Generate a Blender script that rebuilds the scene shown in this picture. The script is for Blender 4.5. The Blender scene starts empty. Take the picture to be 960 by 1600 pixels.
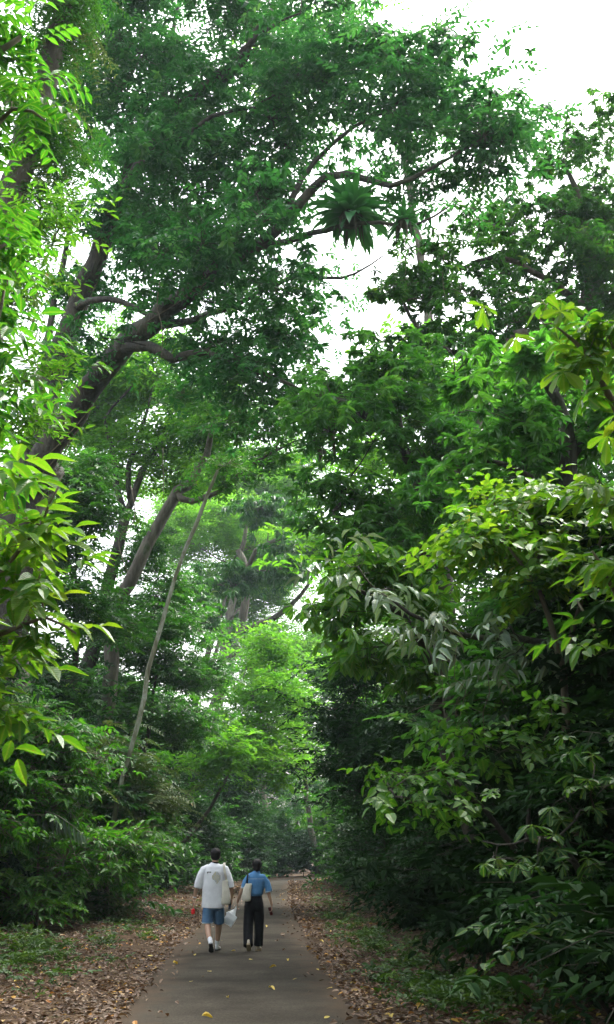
import bpy, bmesh, math, random
import numpy as np
from mathutils import Vector, Matrix
from mathutils.bvhtree import BVHTree
# ------------------------------------------------------------------ camera, sky, sun, exposure
R = math.radians
scene = bpy.context.scene
col = scene.collection
F = 1700.0
CAMH = 1.61
PITCH = math.atan(540 / F)
cam_data = bpy.data.cameras.new("camera")
cam = bpy.data.objects.new("camera", cam_data)
col.objects.link(cam)
cam.location = (0, 0, CAMH)
cam.rotation_euler = (R(90) + PITCH, 0, 0)
cam_data.sensor_fit = 'VERTICAL'
cam_data.sensor_height = 36
cam_data.sensor_width = 24
cam_data.lens = 36 * F / 1600
cam_data.clip_start = 0.1
cam_data.clip_end = 3000
scene.camera = cam

world = bpy.data.worlds.new("World")
scene.world = world
world.use_nodes = True
wn = world.node_tree
wn.nodes.clear()
w_out = wn.nodes.new('ShaderNodeOutputWorld')
w_bg = wn.nodes.new('ShaderNodeBackground')
w_sky = wn.nodes.new('ShaderNodeTexSky')
w_sky.sky_type = 'NISHITA'
w_sky.sun_disc = False
w_sky.sun_elevation = R(62)
w_sky.sun_rotation = R(35)
w_sky.air_density = 1.6
w_sky.dust_density = 6.0
w_sky.ozone_density = 1.0
w_hsv = wn.nodes.new('ShaderNodeHueSaturation')
w_hsv.inputs['Saturation'].default_value = 0.42
w_hsv.inputs['Value'].default_value = 1.0
w_bg.inputs['Strength'].default_value = 0.15
wn.links.new(w_sky.outputs[0], w_hsv.inputs['Color'])
wn.links.new(w_hsv.outputs[0], w_bg.inputs[0])
wn.links.new(w_bg.outputs[0], w_out.inputs[0])

sun_data = bpy.data.lights.new("sun", 'SUN')
sun_data.energy = 1.3
sun_data.angle = R(25)
sun_data.color = (1.0, 0.98, 0.95)
sun = bpy.data.objects.new("sun", sun_data)
col.objects.link(sun)
# sun direction: elevation 62, azimuth 35 deg clockwise from +Y
_e, _a = R(62), R(35)
sdir = Vector((math.sin(_a) * math.cos(_e), math.cos(_a) * math.cos(_e), math.sin(_e)))
sun.rotation_euler = sdir.to_track_quat('Z', 'Y').to_euler()
sun.location = (0, 0, 60)

vs = scene.view_settings
vs.view_transform = 'Standard'
vs.look = 'None'
vs.gamma = 1.0
vs.use_curve_mapping = False
vs.exposure = 2.2
cy = scene.cycles
cy.max_bounces = 5
cy.diffuse_bounces = 2
cy.glossy_bounces = 2
cy.transmission_bounces = 3
cy.transparent_max_bounces = 8
cy.volume_bounces = 1
cy.caustics_reflective = False
cy.caustics_refractive = False
cy.use_denoising = True
cy.use_adaptive_sampling = False
cy.sample_clamp_indirect = 6.0
HAZE = 0.0003

# ------------------------------------------------------------------ helpers
RNG = np.random.default_rng(7)
CP, SP = math.cos(PITCH), math.sin(PITCH)

def at(px, py, D):
    xc = (px - 480) / F; yc = -(py - 800) / F
    X = xc; Y = CP - yc * SP; Z = SP + yc * CP
    k = D / Y
    return np.array([X * k, D, CAMH + Z * k])

def zc_of(p):
    return p[1] * CP + (p[2] - CAMH) * SP

def tag(o, label=None, cat=None, group=None, kind=None):
    if label: o['label'] = label
    if cat: o['category'] = cat
    if group: o['group'] = group
    if kind: o['kind'] = kind
    return o

def empty(name, loc, rz=0.0):
    o = bpy.data.objects.new(name, None)
    col.objects.link(o)
    o.location = tuple(loc)
    o.rotation_euler = (0, 0, rz)
    o.empty_display_size = 0.3
    return o

def link_mesh(name, me, mat, parent=None, loc=None):
    o = bpy.data.objects.new(name, me)
    col.objects.link(o)
    if parent is not None: o.parent = parent
    if loc is not None: o.location = tuple(loc)
    if mat is not None and len(me.materials) == 0: me.materials.append(mat)
    return o

def copy_tree(o, parent=None):
    c = o.copy()
    col.objects.link(c)
    c.parent = parent
    for ch in list(o.children):
        copy_tree(ch, c)
    return c

def mesh_np(name, verts, loops, sizes, uv=None, smooth=True):
    """verts (n,3), loops flat int, sizes per-face int"""
    me = bpy.data.meshes.new(name)
    me.vertices.add(len(verts))
    me.vertices.foreach_set('co', np.ascontiguousarray(verts, dtype=np.float32).ravel())
    me.loops.add(len(loops))
    me.loops.foreach_set('vertex_index', np.ascontiguousarray(loops, dtype=np.int32))
    me.polygons.add(len(sizes))
    st = np.concatenate([[0], np.cumsum(sizes)[:-1]]).astype(np.int32)
    me.polygons.foreach_set('loop_start', st)
    if uv is not None:
        l = me.uv_layers.new(name='UVMap')
        l.data.foreach_set('uv', np.ascontiguousarray(uv, dtype=np.float32).ravel())
    me.update(calc_edges=True)
    me.polygons.foreach_set('use_smooth', np.full(len(sizes), smooth, dtype=bool))
    me.validate()
    return me

def frame_along(pts):
    t = np.gradient(pts, axis=0)
    t /= np.linalg.norm(t, axis=1, keepdims=True) + 1e-9
    ref = np.array([0.31, 0.17, 0.93]) if abs(t[0][2]) < .85 else np.array([1.0, .2, .1])
    n = np.cross(t, ref); n /= np.linalg.norm(n, axis=1, keepdims=True) + 1e-9
    b = np.cross(t, n)
    return t, n, b

class Tubes:
    def __init__(self): self.v = []; self.l = []; self.s = []; self.n = 0
    def add(self, pts, rad, sides=6, rough=0.0, rng=None):
        pts = np.asarray(pts, float); k = len(pts)
        rad = np.asarray(rad, float) * np.ones(k)
        t, n, b = frame_along(pts)
        a = np.arange(sides) * 2 * math.pi / sides
        rr = rad[:, None] * np.ones(sides)[None]
        if rough and rng is not None: rr = rr * (1 + rough * rng.normal(size=rr.shape))
        ring = pts[:, None, :] + rr[..., None] * (np.cos(a)[None, :, None] * n[:, None] + np.sin(a)[None, :, None] * b[:, None])
        self.v.append(ring.reshape(-1, 3))
        i = np.arange(k - 1)[:, None]; j = np.arange(sides)[None]; j2 = (j + 1) % sides
        q = np.stack([i * sides + j, i * sides + j2, (i + 1) * sides + j2, (i + 1) * sides + j], -1).reshape(-1) + self.n
        self.l.append(q); self.s.append(np.full((k - 1) * sides, 4))
        e0 = np.arange(sides)[::-1] + self.n; e1 = np.arange(sides) + (k - 1) * sides + self.n
        self.l.append(e0); self.l.append(e1); self.s.append(np.array([sides, sides]))
        self.n += k * sides
    def twigs(self, A, B, r0, r1, rng, sag=0.08):
        """many 3-sided tubes A->B with a midpoint, vectorised"""
        m = len(A)
        if m == 0: return
        L = np.linalg.norm(B - A, axis=1, keepdims=True) + 1e-6
        M = (A + B) / 2 + rng.normal(size=(m, 3)) * L * .07 + np.array([0, 0, 1]) * L * sag
        t = (B - A) / L
        ref = np.where(np.abs(t[:, 2:3]) < .9, np.array([[0, 0, 1.0]]), np.array([[1.0, 0, 0]]))
        n = np.cross(t, ref); n /= np.linalg.norm(n, axis=1, keepdims=True); b = np.cross(t, n)
        a = np.arange(3) * 2 * math.pi / 3
        off = np.cos(a)[None, :, None] * n[:, None] + np.sin(a)[None, :, None] * b[:, None]
        r0 = np.ones((m, 1, 1)) * r0; r1 = np.ones((m, 1, 1)) * r1
        V = np.stack([A[:, None] + off * r0, M[:, None] + off * (r0 + r1) / 2, B[:, None] + off * r1], 1)  # m,3,3,3
        self.v.append(V.reshape(-1, 3))
        base = np.array([[r * 3 + j, r * 3 + (j + 1) % 3, (r + 1) * 3 + (j + 1) % 3, (r + 1) * 3 + j] for r in range(2) for j in range(3)]).reshape(-1)
        q = (np.arange(m)[:, None] * 9 + base[None]).reshape(-1) + self.n
        self.l.append(q); self.s.append(np.full(m * 6, 4)); self.n += m * 9
    def build(self, name, mat, parent=None, origin=(0, 0, 0)):
        v = np.concatenate(self.v) - np.asarray(origin)
        me = mesh_np(name, v, np.concatenate(self.l), np.concatenate(self.s))
        return link_mesh(name, me, mat, parent)

# ------------------------------------------------------------------ materials
def nmat(name):
    m = bpy.data.materials.new(name); m.use_nodes = True
    nt = m.node_tree; nt.nodes.clear()
    out = nt.nodes.new('ShaderNodeOutputMaterial')
    return m, nt, out

def N(nt, t, **kw):
    n = nt.nodes.new(t)
    for k, v in kw.items(): setattr(n, k, v)
    return n

def ramp(nt, stops, fac):
    r = N(nt, 'ShaderNodeValToRGB')
    el = r.color_ramp.elements
    while len(el) > 1: el.remove(el[-1])
    el[0].position = stops[0][0]; el[0].color = (*stops[0][1], 1)
    for p, c in stops[1:]:
        e = el.new(p); e.color = (*c, 1)
    nt.links.new(fac, r.inputs[0])
    return r

def noise(nt, scale, detail=4, rough=.55, coord='Object', vec=None, dist=0.0):
    n = N(nt, 'ShaderNodeTexNoise')
    n.inputs['Scale'].default_value = scale; n.inputs['Detail'].default_value = detail
    n.inputs['Roughness'].default_value = rough; n.inputs['Distortion'].default_value = dist
    if vec is None:
        tc = N(nt, 'ShaderNodeTexCoord'); vec = tc.outputs[coord]
    nt.links.new(vec, n.inputs['Vector'])
    return n

def leaf_mat(name, cols, tr=0.42, trc=(1.25, 1.35, .45), rough=.42, veins=False, spots=0.0, spec=.5, trgain=1.0, bysprays=True):
    """cols: list of (pos, rgb) reflectance ramp by leaf; tr = translucent share"""
    m, nt, out = nmat(name)
    if bysprays and name not in ('greyish_leaf', 'olive_leaf', 'fern_leaf'):
        w = 1.12 if name in ('canopy_leaf', 'bright_leaf') else 1.2
        cols = [(p, (c[0] * w, c[1] * .96, c[2] * .95)) for p, c in cols]; trc = (trc[0] * 1.03, trc[1] * .95, trc[2])
    g = N(nt, 'ShaderNodeNewGeometry')
    at_ = N(nt, 'ShaderNodeAttribute'); at_.attribute_name = 'spray'
    m1 = N(nt, 'ShaderNodeMath', operation='MULTIPLY'); m1.inputs[1].default_value = .62; nt.links.new(at_.outputs['Fac'], m1.inputs[0])
    m2_ = N(nt, 'ShaderNodeMath', operation='MULTIPLY_ADD'); m2_.inputs[1].default_value = .38
    nt.links.new(g.outputs['Random Per Island'], m2_.inputs[0]); nt.links.new(m1.outputs[0], m2_.inputs[2])
    r = ramp(nt, cols, m2_.outputs[0] if bysprays else g.outputs['Random Per Island'])
    c = r.outputs[0]
    big = noise(nt, .55, 2)
    hs = N(nt, 'ShaderNodeHueSaturation')
    mr = N(nt, 'ShaderNodeMapRange'); mr.inputs[1].default_value = .3; mr.inputs[2].default_value = .7
    mr.inputs[3].default_value = .72; mr.inputs[4].default_value = 1.3
    nt.links.new(big.outputs[0], mr.inputs[0]); nt.links.new(mr.outputs[0], hs.inputs['Value'])
    nt.links.new(c, hs.inputs['Color']); c = hs.outputs[0]
    bump = None
    if veins:
        uv = N(nt, 'ShaderNodeUVMap'); sep = N(nt, 'ShaderNodeSeparateXYZ'); nt.links.new(uv.outputs[0], sep.inputs[0])
        ab = N(nt, 'ShaderNodeMath', operation='ABSOLUTE'); nt.links.new(sep.outputs[0], ab.inputs[0])
        lt = N(nt, 'ShaderNodeMapRange'); lt.inputs[1].default_value = .03; lt.inputs[2].default_value = .14
        lt.inputs[3].default_value = 1; lt.inputs[4].default_value = 0
        nt.links.new(ab.outputs[0], lt.inputs[0])
        sb = N(nt, 'ShaderNodeMath', operation='MULTIPLY'); sb.inputs[1].default_value = .28
        nt.links.new(ab.outputs[0], sb.inputs[0])
        s2 = N(nt, 'ShaderNodeMath', operation='SUBTRACT'); nt.links.new(sep.outputs[1], s2.inputs[0]); nt.links.new(sb.outputs[0], s2.inputs[1])
        s3 = N(nt, 'ShaderNodeMath', operation='MULTIPLY'); s3.inputs[1].default_value = 58; nt.links.new(s2.outputs[0], s3.inputs[0])
        sn = N(nt, 'ShaderNodeMath', operation='SINE'); nt.links.new(s3.outputs[0], sn.inputs[0])
        bp = N(nt, 'ShaderNodeBump'); bp.inputs['Strength'].default_value = .22; bp.inputs['Distance'].default_value = .003
        ad = N(nt, 'ShaderNodeMath', operation='SUBTRACT'); nt.links.new(sn.outputs[0], ad.inputs[0]); nt.links.new(lt.outputs[0], ad.inputs[1])
        nt.links.new(ad.outputs[0], bp.inputs['Height']); bump = bp
        mx = N(nt, 'ShaderNodeMix', data_type='RGBA'); mx.inputs[7].default_value = (.22, .30, .07, 1)
        ml = N(nt, 'ShaderNodeMath', operation='MULTIPLY'); ml.inputs[1].default_value = .45; nt.links.new(lt.outputs[0], ml.inputs[0])
        nt.links.new(ml.outputs[0], mx.inputs[0]); nt.links.new(c, mx.inputs[6]); c = mx.outputs[2]
    if spots:
        sp = noise(nt, 22, 3)
        rp = N(nt, 'ShaderNodeMapRange'); rp.inputs[1].default_value = .62; rp.inputs[2].default_value = .7
        rp.inputs[4].default_value = spots
        nt.links.new(sp.outputs[0], rp.inputs[0])
        mx = N(nt, 'ShaderNodeMix', data_type='RGBA'); mx.inputs[7].default_value = (.16, .12, .04, 1)
        nt.links.new(rp.outputs[0], mx.inputs[0]); nt.links.new(c, mx.inputs[6]); c = mx.outputs[2]
    p = N(nt, 'ShaderNodeBsdfPrincipled')
    nt.links.new(c, p.inputs['Base Color']); p.inputs['Roughness'].default_value = rough
    p.inputs['Specular IOR Level'].default_value = spec
    t = N(nt, 'ShaderNodeBsdfTranslucent')
    mu = N(nt, 'ShaderNodeMix', data_type='RGBA', blend_type='MULTIPLY'); mu.inputs[0].default_value = 1
    mu.inputs[7].default_value = (trc[0] * trgain, trc[1] * trgain, trc[2] * trgain, 1)
    nt.links.new(c, mu.inputs[6]); nt.links.new(mu.outputs[2], t.inputs[0])
    if bump:
        nt.links.new(bump.outputs[0], p.inputs['Normal']); nt.links.new(bump.outputs[0], t.inputs['Normal'])
    ms = N(nt, 'ShaderNodeMixShader'); ms.inputs[0].default_value = tr
    nt.links.new(p.outputs[0], ms.inputs[1]); nt.links.new(t.outputs[0], ms.inputs[2])
    nt.links.new(ms.outputs[0], out.inputs[0])
    return m

def surf_mat(name, stops, scale=3.0, rough=.8, bump=.3, bscale=20, bdist=.02, coord='Object', detail=6, stretch=None, spec=.4):
    m, nt, out = nmat(name)
    tc = N(nt, 'ShaderNodeTexCoord'); mp = N(nt, 'ShaderNodeMapping')
    nt.links.new(tc.outputs[coord], mp.inputs[0])
    if stretch: mp.inputs['Scale'].default_value = stretch
    n = noise(nt, scale, detail, .6, vec=mp.outputs[0], dist=.4)
    r = ramp(nt, stops, n.outputs[0])
    p = N(nt, 'ShaderNodeBsdfPrincipled'); p.inputs['Roughness'].default_value = rough
    p.inputs['Specular IOR Level'].default_value = spec
    nt.links.new(r.outputs[0], p.inputs['Base Color'])
    n2 = noise(nt, bscale, 5, .6, vec=mp.outputs[0])
    b = N(nt, 'ShaderNodeBump'); b.inputs['Strength'].default_value = bump; b.inputs['Distance'].default_value = bdist
    nt.links.new(n2.outputs[0], b.inputs['Height']); nt.links.new(b.outputs[0], p.inputs['Normal'])
    nt.links.new(p.outputs[0], out.inputs[0])
    return m

# reflectances, linear
M = {}
M['canopy'] = leaf_mat('canopy_leaf', [(0, (.014, .075, .022)), (.45, (.028, .115, .034)), (.85, (.055, .17, .05)), (1, (.12, .25, .08))], tr=.5, trc=(1.1, 1.7, .7), rough=.42, spec=.4)
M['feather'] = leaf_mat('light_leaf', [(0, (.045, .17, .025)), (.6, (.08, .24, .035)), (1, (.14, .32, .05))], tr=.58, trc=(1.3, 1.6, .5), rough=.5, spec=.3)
M['glow'] = leaf_mat('sunlit_leaf', [(0, (.055, .19, .032)), (.6, (.09, .27, .048)), (1, (.14, .34, .07))], tr=.6, trc=(1.3, 1.5, .5), rough=.5, spec=.3)  # paler, more translucent leaf: backlit glow of the far trees put into the colour
M['mid'] = leaf_mat('green_leaf', [(0, (.016, .085, .014)), (.5, (.032, .13, .022)), (.9, (.06, .19, .032)), (1, (.14, .26, .04))], tr=.45, trc=(1.2, 1.6, .5), rough=.4, spots=.25, spec=.4)
M['fan'] = leaf_mat('fan_leaf', [(0, (.024, .11, .022)), (.4, (.045, .175, .036)), (.85, (.085, .25, .055)), (1, (.17, .33, .08))], tr=.52, trc=(1.2, 1.6, .5), rough=.38, spots=.2, spec=.5)
M['deep'] = leaf_mat('deep_shade_leaf', [(0, (.006, .022, .006)), (.6, (.010, .036, .010)), (1, (.02, .062, .015))], tr=.2, trc=(1, 1.3, .5), rough=.75, spec=.06)  # near-black reflectance: the right bank's shade is put into the leaf colour
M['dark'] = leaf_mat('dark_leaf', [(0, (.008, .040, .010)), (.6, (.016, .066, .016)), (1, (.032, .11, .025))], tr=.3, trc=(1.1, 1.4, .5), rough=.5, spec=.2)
M['vivid'] = leaf_mat('vivid_leaf', [(0, (.020, .11, .014)), (.5, (.035, .17, .020)), (1, (.075, .25, .028))], tr=.5, trc=(1.1, 1.5, .4), rough=.4, veins=True, spots=.3, spec=.35)
M['bright'] = leaf_mat('bright_leaf', [(0, (.03, .14, .014)), (.4, (.065, .21, .018)), (.8, (.12, .28, .022)), (.94, (.22, .34, .03)), (1, (.26, .26, .03))], tr=.5, trc=(1.25, 1.35, .4), rough=.38, veins=True, spots=.5, spec=.4)
M['fresh'] = leaf_mat('fresh_leaf', [(0, (.022, .11, .014)), (.5, (.045, .17, .02)), (1, (.09, .25, .03))], tr=.45, trc=(1.2, 1.5, .4), rough=.4, veins=True, spots=.3, spec=.4)
M['broad'] = leaf_mat('broad_leaf', [(0, (.012, .062, .014)), (.5, (.026, .10, .024)), (.93, (.05, .15, .04)), (1, (.15, .22, .05))], tr=.33, trc=(1.2, 1.4, .5), rough=.5, veins=True, spots=.6, spec=.18)
M['grey'] = leaf_mat('greyish_leaf', [(0, (.09, .16, .09)), (.5, (.15, .22, .14)), (.85, (.25, .31, .23)), (1, (.22, .17, .10))], tr=.2, trc=(1, 1.1, .7), rough=.4, veins=True, spots=.6)
M['olive'] = leaf_mat('olive_leaf', [(0, (.05, .10, .03)), (.5, (.09, .14, .05)), (.9, (.14, .19, .08)), (1, (.26, .20, .06))], tr=.3, rough=.5, spots=.4)
M['epiphyte'] = leaf_mat('fern_leaf', [(0, (.03, .13, .04)), (.6, (.06, .19, .055)), (1, (.10, .26, .07))], tr=.35, trc=(1.2, 1.5, .6), rough=.4)
M['weed'] = leaf_mat('weed_leaf', [(0, (.02, .07, .014)), (.6, (.042, .12, .018)), (1, (.09, .20, .025))], tr=.35, rough=.5)
M['litter'] = leaf_mat('dead_leaf', [(0, (.05, .028, .016)), (.35, (.11, .062, .034)), (.7, (.17, .105, .062)), (.93, (.25, .18, .12)), (.965, (.42, .26, .04)), (1, (.36, .14, .03))], tr=.12, trc=(1, .8, .4), rough=.62, spots=.5, bysprays=False)
M['yellow'] = leaf_mat('yellow_leaf', [(0, (.50, .34, .03)), (.5, (.55, .42, .05)), (1, (.42, .22, .03))], tr=.2, trc=(1, .9, .4), rough=.55, veins=True, spots=.8, bysprays=False)
M['bark'] = surf_mat('brown_bark', [(.3, (.030, .025, .017)), (.48, (.075, .062, .042)), (.6, (.13, .115, .08)), (.68, (.05, .075, .025)), (.8, (.17, .17, .14))], scale=2.6, bump=1.0, bscale=12, bdist=.08, stretch=(1, 1, .3))
M['bark_dark'] = surf_mat('dark_bark', [(.3, (.016, .014, .010)), (.5, (.045, .038, .027)), (.62, (.085, .075, .052)), (.7, (.03, .05, .018)), (.82, (.12, .12, .09))], scale=2.5, bump=1.0, bscale=11, bdist=.07, stretch=(1, 1, .35))
M['bark_pale'] = surf_mat('pale_lichen_bark', [(.32, (.09, .085, .05)), (.48, (.17, .17, .10)), (.6, (.32, .33, .25)), (.72, (.10, .13, .05))], scale=3.5, bump=.4, bscale=18, bdist=.015, stretch=(1, 1, .5))
M['twig'] = surf_mat('twig_bark', [(.3, (.07, .055, .035)), (.7, (.17, .14, .09))], scale=6, bump=.2)
# ------------------------------------------------------------------ leaf and spray templates
# a leaf: (verts (u across, v along, z), faces)
def leaf_dia():
    return (np.array([[0, 0, 0], [.5, .45, .12], [0, 1, -.12], [-.5, .45, .12]]), [[0, 1, 2, 3]])
def leaf_hex():
    return (np.array([[0, 0, 0], [.44, .28, .06], [.38, .68, .02], [0, 1, -.16], [-.38, .68, .02], [-.44, .28, .06]]),
            [[0, 1, 2, 3], [0, 3, 4, 5]])
def leaf_full(curl=.22, fold=.10, shape=((0, .0), (.13, .26), (.32, .46), (.55, .49), (.76, .32), (.9, .13), (1, 0))):
    v = []; rows = []
    for k, (t, w) in enumerate(shape):
        z = -curl * t * t + .03 * math.sin(6 * t)
        if w == 0: rows.append([len(v)]); v.append([0, t, z])
        else:
            rows.append([len(v), len(v) + 1, len(v) + 2])
            v += [[-w, t, z + fold * w * 2], [0, t + .02, z], [w, t, z + fold * w * 2]]
    f = []
    for a, b in zip(rows[:-1], rows[1:]):
        if len(a) == 1: f += [[a[0], b[1], b[0]], [a[0], b[2], b[1]]]
        elif len(b) == 1: f += [[a[0], a[1], b[0]], [a[1], a[2], b[0]]]
        else: f += [[a[0], a[1], b[1], b[0]], [a[1], a[2], b[2], b[1]]]
    return np.array(v), f
LEAF = {'dia': leaf_dia(), 'hex': leaf_hex(), 'full': leaf_full(),
        'lance': leaf_full(.35, .12, ((0, 0), (.2, .34), (.45, .48), (.7, .34), (1, 0))),
        'obov': leaf_full(.28, .1, ((0, 0), (.25, .2), (.5, .38), (.72, .5), (.88, .42), (1, 0)))}

def nrm(a): return a / (np.linalg.norm(a, axis=-1, keepdims=True) + 1e-9)

class Spray:
    """frames of leaves -> vertex block"""
    def __init__(self, O, Dv, Nv, L, W, kind):
        tv, tf = LEAF[kind]
        O = np.asarray(O); Dv = nrm(np.asarray(Dv)); Nv = np.asarray(Nv)
        Nv = nrm(Nv - (Nv * Dv).sum(-1, keepdims=True) * Dv); S = np.cross(Dv, Nv)
        L = np.asarray(L)[:, None, None]; W = np.asarray(W)[:, None, None]
        u = tv[None, :, 0:1]; v = tv[None, :, 1:2]; z = tv[None, :, 2:3]
        V = O[:, None] + L * v * Dv[:, None] + W * u * S[:, None] + L * z * Nv[:, None]
        self.v = V.reshape(-1, 3)
        nl = len(O); k = len(tv)
        flat = np.concatenate([np.array(f) for f in tf]); sz = np.array([len(f) for f in tf])
        self.l = (np.arange(nl)[:, None] * k + flat[None]).reshape(-1)
        self.s = np.tile(sz, nl)
        self.uv = np.tile(tv[flat][:, :2], (nl, 1))
        self.area = float((L * W).sum() * .62)
        self.nl = nl

def _up(n, rng, j): return np.tile([0, 0, 1.0], (n, 1)) + rng.normal(size=(n, 3)) * j

def spray_fine(rng, L=.10, W=.05, kind='dia', twigs=5, per=9, ext=.55):
    O, D, Nn = [], [], []
    for t in range(twigs):
        a = rng.uniform(0, 6.28); d = np.array([math.cos(a), math.sin(a), rng.uniform(-.25, .45)]); d /= np.linalg.norm(d)
        side = np.cross(d, [0, 0, 1]); l = ext * rng.uniform(.6, 1.15)
        o0 = rng.normal(size=3) * .07
        for k in range(per):
            s = 1 if k % 2 else -1
            tt = (k + 1) / per
            O.append(o0 + d * l * tt + np.array([0, 0, -.12 * tt * tt]))
            D.append(d * .55 + side * s * .8 + rng.normal(size=3) * .25)
            Nn.append([0, 0, 1] + rng.normal(size=3) * .38)
    n = len(O)
    return Spray(O, D, Nn, L * rng.uniform(.7, 1.25, n), W * rng.uniform(.8, 1.2, n), kind)

def spray_whorl(rng, L=.24, W=.085, kind='lance', n=9, heads=2, droop=.45):
    O, D, Nn = [], [], []
    for h in range(heads):
        c = rng.normal(size=3) * np.array([.16, .16, .1]) * (h > 0)
        a0 = rng.uniform(0, 6.28)
        for k in range(n):
            a = a0 + k * 2.4 + rng.normal() * .15
            el = rng.uniform(-droop - .5, -droop + .55)
            d = np.array([math.cos(a) * math.cos(el), math.sin(a) * math.cos(el), math.sin(el)])
            O.append(c + np.array([0, 0, -.02 * k * .3])); D.append(d)
            Nn.append(np.array([0, 0, 1.0]) + np.array([math.cos(a), math.sin(a), 0]) * .35 + rng.normal(size=3) * .28)
    m = len(O)
    return Spray(O, D, Nn, L * rng.uniform(.65, 1.2, m), W * rng.uniform(.8, 1.15, m), kind)

def spray_alt(rng, L=.2, W=.095, kind='full', n=9, ext=.6, shoots=1, lift=.15, jit=.3):
    O, D, Nn = [], [], []
    for sh in range(shoots):
        a = rng.uniform(0, 6.28); d = np.array([math.cos(a), math.sin(a), rng.uniform(lift - .2, lift + .35)]); d /= np.linalg.norm(d)
        side = np.cross(d, [0, 0, 1]); l = ext * rng.uniform(.75, 1.2)
        o0 = rng.normal(size=3) * .05
        for k in range(n):
            s = 1 if k % 2 else -1; tt = (k + 1) / n
            dr = -.35 * tt * tt
            O.append(o0 + d * l * tt + np.array([0, 0, dr * l]))
            last = (k == n - 1)
            D.append(d * (1.2 if last else .6) + side * s * (0 if last else .8) + np.array([0, 0, -.35]) + rng.normal(size=3) * .2)
            Nn.append([0, 0, 1] + rng.normal(size=3) * jit + d * .3)
    m = len(O)
    return Spray(O, D, Nn, L * rng.uniform(.65, 1.15, m), W * rng.uniform(.75, 1.15, m), kind)

def spray_pinnate(rng, L=.13, W=.045, kind='hex', pairs=9, ext=.65, leaves=3, droop=.5):
    O, D, Nn = [], [], []
    a0 = rng.uniform(0, 6.28)
    for lf in range(leaves):
        a = a0 + lf * 2.4 + rng.normal() * .3; d = np.array([math.cos(a), math.sin(a), rng.uniform(-.1, .5)]); d /= np.linalg.norm(d)
        side = np.cross(d, [0, 0, 1]); side /= np.linalg.norm(side); l = ext * rng.uniform(.8, 1.15)
        for k in range(pairs):
            tt = (k + 1.2) / pairs
            o = d * l * tt + np.array([0, 0, -droop * l * tt * tt])
            for s in (1, -1):
                O.append(o); D.append(d * .45 + side * s + np.array([0, 0, -.25]) + rng.normal(size=3) * .08)
                Nn.append([0, 0, 1] + rng.normal(size=3) * .15)
    m = len(O); sc = np.repeat(np.tile(np.sin(np.linspace(.6, 2.7, pairs)), leaves), 2)
    return Spray(O, D, Nn, L * (.55 + .5 * sc), W * np.ones(m), kind)

def lib(fn, seed, nv=6, **kw):
    return [fn(np.random.default_rng(seed + i), **kw) for i in range(nv)]
LIB = {
    'rain': lib(spray_whorl, 140, nv=5, L=.26, W=.11, kind='lance', n=9, heads=1, droop=.15) + lib(spray_alt, 150, nv=5, L=.21, W=.10, kind='hex', n=9, ext=.8, shoots=2, jit=.2, lift=.0),
    'fine': lib(spray_fine, 10),
    'fine_far': lib(spray_fine, 20, L=.25, W=.12, kind='hex', twigs=3, per=6, ext=.8),
    'feather': lib(spray_fine, 30, L=.19, W=.085, kind='hex', twigs=4, per=6, ext=.85),
    'bushfar': lib(spray_fine, 40, L=.32, W=.15, kind='hex', twigs=3, per=5, ext=.75),
    'whorl': lib(spray_whorl, 50, kind='hex'),
    'whorl_near': lib(spray_whorl, 60, L=.26, W=.10, kind='obov', n=8, heads=1, droop=.3),
    'whorl_big': lib(spray_whorl, 65, L=.36, W=.12, kind='lance', n=8, heads=2, droop=.5),
    'alt': lib(spray_alt, 70, kind='hex', shoots=2),
    'alt_near': lib(spray_alt, 80, L=.22, W=.09, kind='full', n=7, ext=.42),
    'alt_round': lib(spray_alt, 85, L=.165, W=.105, kind='full', n=7, ext=.55, shoots=1, lift=.05),
    'alt_small': lib(spray_alt, 90, L=.13, W=.05, kind='hex', n=9, ext=.45, shoots=3),
    'pinnate': lib(spray_pinnate, 100),
    'pinnate_near': lib(spray_pinnate, 105, L=.17, W=.075, kind='full', pairs=5, ext=.5, leaves=2, droop=.3),
    'frond_grey': lib(spray_alt, 110, L=.21, W=.07, kind='lance', n=8, ext=.42, shoots=2, jit=.35, lift=-.1),
    'hang': lib(spray_pinnate, 120, L=.10, W=.035, kind='hex', pairs=9, ext=.6, leaves=3, droop=1.3),
    'weed': lib(spray_alt, 130, L=.07, W=.035, kind='hex', n=6, ext=.14, shoots=3, lift=.7),
}
LEAFCOUNT = [0]

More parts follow.
